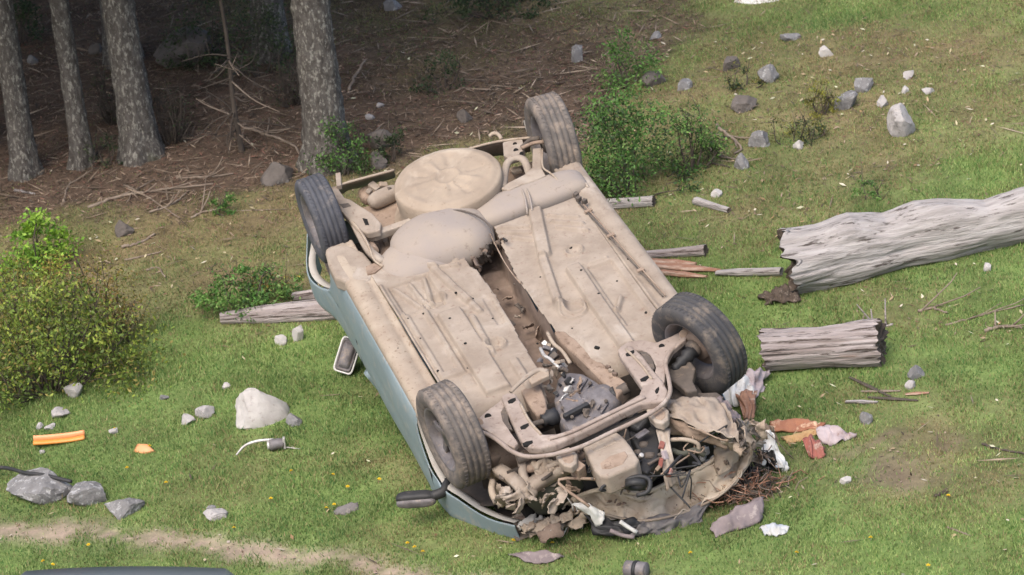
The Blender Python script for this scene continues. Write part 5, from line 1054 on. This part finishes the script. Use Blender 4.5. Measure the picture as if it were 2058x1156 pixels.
for px, py, r in [(1278, 974, .058), (1282, 912, .02), (1306, 918, .03), (1294, 896, .026)]:
    c0 = K(px, py, n=-.12); V, F = lathe([(r * .7, -.015), (r, -.018), (r, .018), (r * .7, .015)], 28)
    Rm = np.array(Matrix.Rotation(-.9, 3, 'Y') @ Matrix.Rotation(1.2, 3, 'X')); part('pulley', np.array(V) @ Rm.T + c0, F, 'black' if r > .04 else 'steel_dark')
cyl('pulley_nut', K(1287, 918, n=-.07), K(1290, 914, n=-.05), .013, 'bright', 10)
tubep('radiator_hose', Kp([(1330, 890, -.10), (1352, 884, -.09), (1380, 884, -.10), (1402, 892, -.13), (1404, 908, -.18)]), .012, 'dust_pale', 20, 8)
tubep('radiator_hose', Kp([(1350, 905, -.14), (1372, 912, -.15), (1396, 905, -.16), (1416, 915, -.2)]), .016, 'greenish', 20, 8)
sheet('torn_bracket', [Kp([(1318, 866, -.06), (1345, 858, -.06)]), Kp([(1326, 905, -.08), (1350, 900, -.08)]), Kp([(1330, 945, -.13), (1358, 938, -.13)]), Kp([(1340, 985, -.2), (1362, 970, -.2)])], 'dust', 10, 20, .012, .006, 6)
for k, (px, py) in enumerate([(1330, 895), (1336, 915), (1328, 930), (1345, 950), (1322, 942)]): rbox('broken_lamp_piece', K(px, py, n=-.07 - .01 * k), (.03, .05, .02), ['red', 'pinkcloth', 'red', 'red', 'dust_dark'][k], eul=(k, .4, 1 + k), bev=.004)
rbox('inner_panel', (1.60, .42, -.38), (.02, .34, .20), 'greenish', bev=.006)
for k in range(14):
    px, py = q5.uniform(1200, 1420), q5.uniform(975, 1000)
for k in range(26):                                # loose small clutter in the engine bay
    px, py = q5.uniform(1020, 1190), q5.uniform(905, 990)
    shard('crushed_bit', K(px, py, n=-.22 + q5.uniform(-.06, .04)), q5.uniform(.025, .055), ['steel_dark', 'dust_dark', 'rust', 'black', 'dust'][k % 5], 500 + k)
# firewall and inner wings close the engine bay
part('firewall', [(1.16, -.62, -.08), (1.16, .62, -.08), (1.16, .62, -.6), (1.16, -.62, -.6)], [(0, 1, 2, 3)], 'steel_dark', smooth=False)
# --- crushed nose
BU = [1.62, 1.66, 1.71, 1.79, 1.80, 1.78, 1.73, 1.68]
BJ = [0, .02, -.02, .025, -.02, .035, -.03, .02]
def brow(pts, du, dy=0): return [K(x, y + dy, u=u + du + j * (du > .01)) for (x, y), u, j in zip(pts, BU, BJ)]
kink = lambda P, sd, a=5: [(x + np.random.default_rng(sd + i).uniform(-a, a) * (0 < i < 7), y + np.random.default_rng(90 + sd + i).uniform(-a, a) * (0 < i < 7)) for i, (x, y) in enumerate(P)]
b0 = [(1130, 1018), (1164, 1000), (1218, 986), (1290, 994), (1350, 970), (1424, 934), (1450, 905), (1470, 868)]
b1 = kink([(1146, 1022), (1178, 1013), (1230, 1006), (1298, 1010), (1362, 991), (1434, 953), (1468, 914), (1484, 882)], 1)
b2 = kink([(1158, 1024), (1192, 1026), (1244, 1026), (1304, 1027), (1372, 1010), (1444, 970), (1484, 926), (1498, 890)], 2)
b3 = kink([(1170, 1026), (1206, 1036), (1254, 1043), (1310, 1043), (1382, 1025), (1454, 987), (1498, 936), (1514, 898)], 3)
beam = sheet('bumper_beam', [brow(b0, -.06, 3), brow(b0, 0), brow(b1, .012), brow(b2, .05), brow(b3, .14)], 'mud_pale', 120, 24, .022, .006, 3, crease=.035)
tubep('beam_edge', brow(b0, 0, -3)[:7], .013, 'mud_pale', 50, 6, parent=beam)
tubep('beam_edge', brow(b3, .14, 0), .008, 'dust_pale', 50, 6, parent=beam)
for k in range(12):
    t = q5.uniform(.1, .9) * 6.9; i = int(t); f = t - i; x, y = [b1[i][c_] + (b1[i + 1][c_] - b1[i][c_]) * f for c_ in (0, 1)]; shard('mud_clod', K(x, y + q5.uniform(-4, 12), u=BU[i] + .06), .014, 'rust', 300 + k, beam)
sheet('bumper_bracket', [Ku([(1148, 1012, 1.78), (1180, 1012, 1.80), (1214, 1030, 1.84)], 1.7), Ku([(1160, 1020, 1.80), (1188, 1024, 1.83), (1214, 1042, 1.86)], 1.7), Ku([(1190, 1036, 1.82), (1198, 1056, 1.84), (1208, 1054, 1.87)], 1.7)], 'white', 20, 12, .008, .006, 4)
sheet('beam_end', [Ku([(1428, 948, 1.80), (1436, 905, 1.76), (1450, 868, 1.70), (1470, 848, 1.62)], 1.6), Ku([(1448, 950, 1.85), (1462, 908, 1.80), (1476, 873, 1.73), (1490, 856, 1.64)], 1.6), Ku([(1474, 938, 1.84), (1490, 905, 1.79), (1506, 885, 1.72), (1512, 866, 1.63)], 1.6)], 'dust_pale', 26, 16, .022, .006, 7)
for k, (px, py) in enumerate([(1418, 905), (1412, 918), (1422, 930), (1434, 925)]): rbox('torn_metal', K(px, py, u=1.62), (.04, .03, .05), 'white', eul=(k, 1.2 * k, .5), bev=.008)
# right wing apron: buckled sheet stepping down to the beam
sheet('wing_apron', [Kp([(1338, 802, -.02), (1370, 792, -.03), (1410, 800, -.05), (1446, 806, -.07), (1462, 826, -.08)]), Kp([(1344, 820, -.04), (1380, 822, -.03), (1420, 836, -.05), (1456, 848, -.07), (1478, 856, -.09)]), Kp([(1344, 838, -.06), (1384, 852, -.05), (1424, 868, -.07), (1462, 880, -.09), (1486, 884, -.10)])], 'dust', 44, 24, .020, .006, 2, crease=.006)
sheet('wing_apron', [Kp([(1344, 838, -.06), (1384, 854, -.06), (1424, 870, -.08), (1464, 884, -.10)]), Kp([(1342, 868, -.16), (1384, 882, -.16), (1426, 892, -.18), (1462, 898, -.18)])], 'dust_dark', 30, 10, .012, .006, 9)
sheet('wing_liner', [Kp([(1440, 800, -.08), (1462, 808, -.12), (1490, 840, -.2)]), Kp([(1448, 812, -.10), (1470, 828, -.15), (1496, 860, -.22)]), Kp([(1462, 830, -.12), (1480, 848, -.17), (1500, 876, -.22)])], 'mauve', 20, 12, .02, .006, 11)
for k, (rows, m) in enumerate([
        ([Ku([(1478, 868, 1.72), (1494, 850, 1.68), (1506, 842, 1.64)], 1.5), Ku([(1488, 882, 1.72), (1502, 870, 1.68), (1512, 860, 1.64)], 1.5)], 'dust'),
        ([Ku([(1504, 846, 1.64), (1518, 862, 1.64), (1522, 884, 1.66)], 1.4), Ku([(1512, 842, 1.62), (1530, 862, 1.62), (1536, 886, 1.64)], 1.4)], 'dust_dark'),
        ([Ku([(1480, 880, 1.74), (1505, 884, 1.72), (1536, 888, 1.67)], 1.5), Ku([(1486, 900, 1.75), (1512, 896, 1.73), (1536, 902, 1.68)], 1.5)], 'dust'),
        ([Ku([(1478, 898, 1.78), (1504, 912, 1.76), (1530, 920, 1.70)], 1.5), Ku([(1486, 912, 1.79), (1508, 926, 1.77), (1528, 932, 1.71)], 1.5)], 'dust_pale'),
        ([Ku([(1532, 858, 1.58), (1546, 852, 1.56), (1556, 870, 1.56), (1560, 892, 1.56)], 1.3), Ku([(1538, 872, 1.59), (1548, 868, 1.57), (1552, 884, 1.57), (1556, 900, 1.57)], 1.3)], 'dust_dark')]):
    sheet('torn_metal', rows, m, 18, 9, .016, .005, 20 + k)
sheet('torn_lining', [Ku([(1526, 878, 1.60), (1545, 862, 1.58), (1556, 880, 1.60)], 1.3), Ku([(1532, 908, 1.66), (1556, 900, 1.64), (1570, 918, 1.66)], 1.3), Ku([(1542, 925, 1.71), (1566, 925, 1.70), (1578, 940, 1.72)], 1.3), Ku([(1556, 938, 1.74), (1572, 945, 1.74), (1582, 952, 1.76)], 1.3)], 'white', 18, 22, .02, .006, 31)
for k in range(34):
    px, py = q5.uniform(1490, 1560), q5.uniform(905, 975); r = q5.uniform(.02, .055, 3)
    shard('crushed_bit', K(px, py, u=1.66 + q5.uniform(-.06, .08)), q5.uniform(.025, .05), ['black', 'rust', 'steel_dark', 'hole', 'rust', 'mauve'][k % 6], 400 + k)
for k in range(16):
    px, py = q5.uniform(1498, 1550), q5.uniform(905, 960); p = K(px, py, u=1.70); tubep('wire', [p, p + q5.normal(0, .05, 3), p + q5.normal(0, .09, 3) + np.array([.02, 0, -.04])], .003, ['black', 'rust', 'black'][k % 3], 10, 5)
cyl('lamp_bulb', K(1531, 928, u=1.72), K(1536, 930, u=1.74), .018, 'white', 12)
# hanging bumper skin, painted gap shade and dark pieces under the beam
sheet('skin_and_gap_shade', [Ku([(1286, 1040, 1.90), (1340, 1036, 1.92), (1400, 1014, 1.92), (1446, 990, 1.88)], 1.7), Ku([(1284, 1062, 1.97), (1330, 1058, 1.98), (1384, 1046, 1.99), (1424, 1024, 1.95)], 1.7), Ku([(1262, 1076, 1.98), (1312, 1078, 2.0), (1366, 1066, 2.01), (1404, 1044, 1.98)], 1.7)], 'cloth', 34, 18, .025, .005, 13)
sheet('skin_and_gap_shade', [Ku([(1176, 1036, 1.76), (1240, 1044, 1.86), (1300, 1046, 1.90)], 1.66), Ku([(1186, 1056, 1.82), (1246, 1062, 1.91), (1300, 1062, 1.95)], 1.66), Ku([(1192, 1074, 1.86), (1250, 1080, 1.95), (1300, 1080, 1.98)], 1.66)], 'black', 20, 12, .02, .005, 14)  # black sheet added for the shade in the gap below the beam
tubep('trim_strip', Ku([(1246, 1048, 1.94), (1260, 1058, 1.96), (1280, 1070, 1.99)], 1.7), .012, 'white', 8, 6)
tubep('trim_strip', Ku([(1226, 1066, 1.94), (1250, 1076, 1.97), (1275, 1080, 2.0)], 1.7), .012, 'mauve', 8, 6)
for k in range(26):
    px, py = q5.uniform(1190, 1420), q5.uniform(1030, 1075); py = min(py, 1085 - .15 * abs(px - 1250)); shard('crushed_bit', K(px, py, u=1.80), q5.uniform(.02, .05), ['black', 'cloth', 'steel_dark', 'dust_dark', 'black'][k % 5], 700 + k)
for k in range(46):                                # torn flakes of muddy sheet metal round the nose
    a_ = [(1000, 1140, 935, 1020), (1455, 1530, 850, 900), (1040, 1180, 900, 965)][k % 3]; px, py = q5.uniform(*a_[:2]), q5.uniform(*a_[2:])
    shard('torn_metal', K(px, py, n=[-.17, -.14, -.13][k % 3] + q5.uniform(-.05, .03)), q5.uniform(.025, .065), ['dust', 'dust_pale', 'dust_dark', 'dust', 'steel_dark', 'rust'][k % 6], 800 + k)
for k in range(22):                                # pipes and wiring hanging through the bay
    px, py = q5.uniform(1060, 1420), q5.uniform(880, 980); p = K(px, py, n=-.12)
    tubep('wire', [p, p + q5.normal(0, .05, 3) * np.array([1, 1, .5]), p + q5.normal(0, .09, 3) * np.array([1, 1, .5]), p + q5.normal(0, .13, 3) * np.array([1, 1, .6]) - np.array([0, 0, .04])], [.005, .009, .004][k % 3], ['black', 'steel_dark', 'dust_dark', 'black', 'rust'][k % 5], 16, 6)
# left crushed rail, brackets
tubep('left_chassis_rail', Kp([(1048, 990, -.17), (1096, 960, -.15), (1144, 934, -.12)]), .052, 'dust', 14, 4, flat=.8)
sheet('rail_web', [Kp([(1046, 1000, -.20), (1100, 972, -.18), (1150, 944, -.15)]), Kp([(1066, 1020, -.30), (1118, 1000, -.29), (1166, 966, -.27)]), Kp([(1082, 1036, -.42), (1130, 1020, -.42), (1180, 984, -.40)])], 'greenish', 20, 12, .010, .010, 17)
rbox('bay_shade_box', (1.47, -.28, -.46), (.26, .46, .20), 'hole', bev=.02)  # black box added to fill the opening behind the crushed rail with dark
tubep('crash_box', Kp([(1000, 944, -.14), (1026, 960, -.13), (1046, 980, -.15), (1060, 1004, -.19)]), .046, 'dust', 16, 4, flat=.75)
sheet('crash_plate', [Kp([(984, 960, -.22), (1010, 978, -.20), (1040, 1000, -.22)]), Kp([(986, 985, -.30), (1010, 1002, -.28), (1036, 1018, -.28)]), Kp([(994, 1006, -.36), (1014, 1016, -.36), (1036, 1030, -.36)])], 'dust', 16, 10, .022, .006, 23)
sheet('lamp_bracket', [Kp([(1064, 930, -.10), (1092, 922, -.07), (1118, 930, -.09)]), Kp([(1070, 946, -.12), (1098, 940, -.10), (1126, 942, -.11)]), Kp([(1080, 966, -.15), (1104, 958, -.14), (1134, 950, -.13)])], 'dust_pale', 16, 10, .020, .006, 24)
plate('crash_box_pocket', [(1004, 950), (1016, 954), (1012, 964), (1002, 960)], -.115, .01, 'steel_dark', bev=.002)
tubep('crash_loop', Kp([(990, 966, -.2), (988, 985, -.22), (996, 1004, -.24), (1012, 1014, -.25)]), .020, 'dust_pale', 14, 6)
cyl('crash_hole', K(1030, 1000, n=-.22), K(1032, 998, n=-.195), .035, 'hole', 14)  # black disc painting the shade inside the hole
tubep('strut_brace', Kp([(1078, 944, -.10), (1084, 930, -.08), (1100, 926, -.08), (1112, 934, -.10), (1106, 948, -.11)]), .014, 'dust_pale', 20, 8)
tubep('strut_brace', Kp([(1044, 912, -.06), (1050, 932, -.09), (1052, 956, -.13), (1062, 974, -.16)]), .026, 'dust', 14, 6)
tubep('strut_brace', Kp([(1100, 940, -.10), (1124, 930, -.09), (1138, 944, -.11)]), .018, 'dust', 14, 6)
superell('strut_cup', K(1068, 936, n=-.12), (.055, .055, .03), 'dust_dark', .9, .9, noise=.15)
for k in range(34):
    t = (k % 22) / 21; px, py = 1026 + 104 * t + q5.uniform(-8, 8), 1034 + 22 * math.sin(t * 3.1) + q5.uniform(-16, 16)
    p = K(px, py, n=-.40 - .12 * q5.random()); s_ = q5.uniform(.025, .07)
    sheet('torn_metal', [[p, p + np.array([0, s_, .0]), p + np.array([0, 2 * s_, .01])], [p + np.array([s_ * .8, 0, -s_ * .5]), p + np.array([s_, s_, -s_ * .4]), p + np.array([s_ * .7, 2 * s_, -s_ * .6])]], ['dust', 'dust_pale', 'rust', 'dust', 'paint_dust'][k % 5], 9, 6, .018, .004, 50 + k)
for k in range(9):
    p = Ku([(1140 + 5 * k, 1000 + 3 * k, 1.66)], 1.66)[0]; tubep('wire', [p, p + np.array([.02, q5.uniform(-.06, .04), -.07]), p + np.array([.03, q5.uniform(-.10, .03), -.16]), p + np.array([.06, q5.uniform(-.12, .0), -.22])], .004, ['white', 'dust_dark', 'black'][k % 3], 14, 5)
superell('strut_tower', K(1010, 905, n=-.22), (.14, .14, .14), 'dust_dark', .8, .9, noise=.08)
# door mirror on the ground side
mp = K(835, 1000, v=-.98); mo = bpy.data.objects.new('door_mirror', None); COL.objects.link(mo); mo.parent = car; mo['label'] = 'black folded door mirror touching the grass'
def mpart(name, c, a, m, **k):
    return superell(name, c, a, m, parent=mo, **k)
superell('mirror_shell', mp + np.array([.0, .0, .0]), (.036, .11, .036), 'black', .6, .7, parent=mo, tilt=-.45)
superell('mirror_rim', mp + np.array([.016, -.004, -.016]), (.034, .112, .030), 'alu', .6, .7, parent=mo, tilt=-.45)
tubep('mirror_arm', [mp + np.array([.04, .08, .0]), mp + np.array([.05, .15, .01]), mp + np.array([.0, .20, .03])], .03, 'black', 8, 8, parent=mo)
# dry reddish brush and soil scooped up by the crushed corner
b = gp(1492, 1000); q = np.random.default_rng(6); o = empty('dry_brush', b, 'heap of dry reddish stems scooped up under the crushed right corner', 'brush'); parts = []
for k in range(420):
    p = np.array([q.normal(.0, .12), q.normal(.02, .07), abs(q.normal(0, .05))]); d = q.normal(0, 1, 3); d[2] = abs(d[2]) * .5; d /= np.linalg.norm(d); L = q.uniform(.04, .12)
    parts.append(sweep([p, p + d * L * .5 + q.normal(0, .012, 3), p + d * L], [.004, .002], 4, cap=False))
for nm, m, sl in (('dry_stems', 'rot', parts[:200]), ('straw_stems', 'twig', parts[200:330]), ('dark_stems', 'twig_dark', parts[330:])): tag(link(nm, mesh(nm, *join(sl)), MT[m], o), kind='stuff')
# ------------------------------------------------------------------ car parked in front, only its roof crest reaches into the picture
def parked_car():
    p = min((at_depth(292, 1150, t) for t in np.linspace(10, 20, 400)), key=lambda q_: abs(q_[2] - float(gz(q_[0], q_[1])) - 1.46)); g0 = float(gz(p[0], p[1])); top = 1.46
    o = empty('parked_car', (p[0] - .10, p[1] - 1.4, p[2] - 1.447), 'grey-blue car standing in the foreground, only its curved roof showing at the lower left edge', 'car')
    k = top / 1.46; o.rotation_euler = (0, .10, 0); o.location.x -= .16; o.location.z += .022
    st = [(-2.1, .70, .35, .62), (-1.9, .80, .28, .74), (-1.2, .86, .25, .90), (0, .88, .24, .95), (1.2, .87, .25, .95), (1.85, .82, .28, .88), (2.05, .72, .36, .72)]
    def loft(name, st, m, parent, pw=3.2):
        n = 28; V = []
        for y, hw, z0, z1 in st:
            for a in np.linspace(0, 2 * math.pi, n, endpoint=False):
                c_, s_ = math.cos(a), math.sin(a); V.append((np.sign(c_) * abs(c_) ** (2 / pw) * hw, y, ((z0 + z1) / 2 + np.sign(s_) * abs(s_) ** (2 / pw) * (z1 - z0) / 2) * k))
        F = [(i * n + q, (i + 1) * n + q, (i + 1) * n + (q + 1) % n, i * n + (q + 1) % n) for i in range(len(st) - 1) for q in range(n)] + [tuple(range(n))[::-1], tuple(range((len(st) - 1) * n, len(st) * n))]
        s = link(name, mesh(name, V, F), m, parent); s.modifiers.new('sub', 'SUBSURF').render_levels = 2; return s
    loft('body', st, MT['slate'], o)
    n = 24; rows = [(-1.35, .78, .90), (-.75, .66, 1.34), (-.35, .62, 1.42), (.3, .61, 1.455), (.9, .61, 1.46), (1.4, .60, 1.42), (1.8, .58, 1.30), (2.0, .72, .90)]
    V = []
    for y, hw, z in rows:
        for t in np.linspace(-1, 1, n): V.append((t * hw, y, (z - .026 * t * t - (.10 * max(0, abs(t) - .86) / .14)) * k))
    F = [(i * n + q, i * n + q + 1, (i + 1) * n + q + 1, (i + 1) * n + q) for i in range(len(rows) - 1) for q in range(n - 1)]
    r = link('roof', mesh('roof', V, F[n - 1:(len(rows) - 2) * (n - 1)]), MT['slate'], o); s_ = r.modifiers.new('t', 'SOLIDIFY'); s_.thickness = .02
    for nm, i in (('windscreen', 0), ('rear_window', len(rows) - 2)): w = link(nm, mesh(nm, V, F[i * (n - 1):(i + 1) * (n - 1)]), MT['glass'], o); w.modifiers.new('t', 'SOLIDIFY').thickness = .006
    for s in (-1, 1):
        sd = [(s * .78, -1.3, .9 * k), (s * .655, -.75, 1.27 * k), (s * .615, .9, 1.36 * k), (s * .59, 1.8, 1.18 * k), (s * .76, 2.0, .9 * k)]
        w = link('side_window', mesh('side_window', sd, [(0, 1, 2, 3, 4)]), MT['glass'], o, smooth=False); w.modifiers.new('t', 'SOLIDIFY').thickness = .008
        for y in (-1.3, 1.3):
            V2, F2 = lathe([(.17, -.08), (.25, -.09), (.30, -.07), (.31, 0), (.30, .07), (.25, .09), (.17, .08)], 28); Rm = np.array(Matrix.Rotation(math.pi / 2, 3, 'Z'))
            e = bpy.data.objects.new('wheel', None); COL.objects.link(e); e.parent = o; e.location = (s * .80, y, .30)
            link('tyre', mesh('tyre', np.array(V2) @ Rm.T, F2), MT['rubber'], e); V2, F2 = lathe([(0, -.06), (.18, -.07), (.18, .07), (0, .06)], 24); link('rim', mesh('rim', np.array(V2) @ Rm.T, F2), MT['alu'], e)
parked_car()
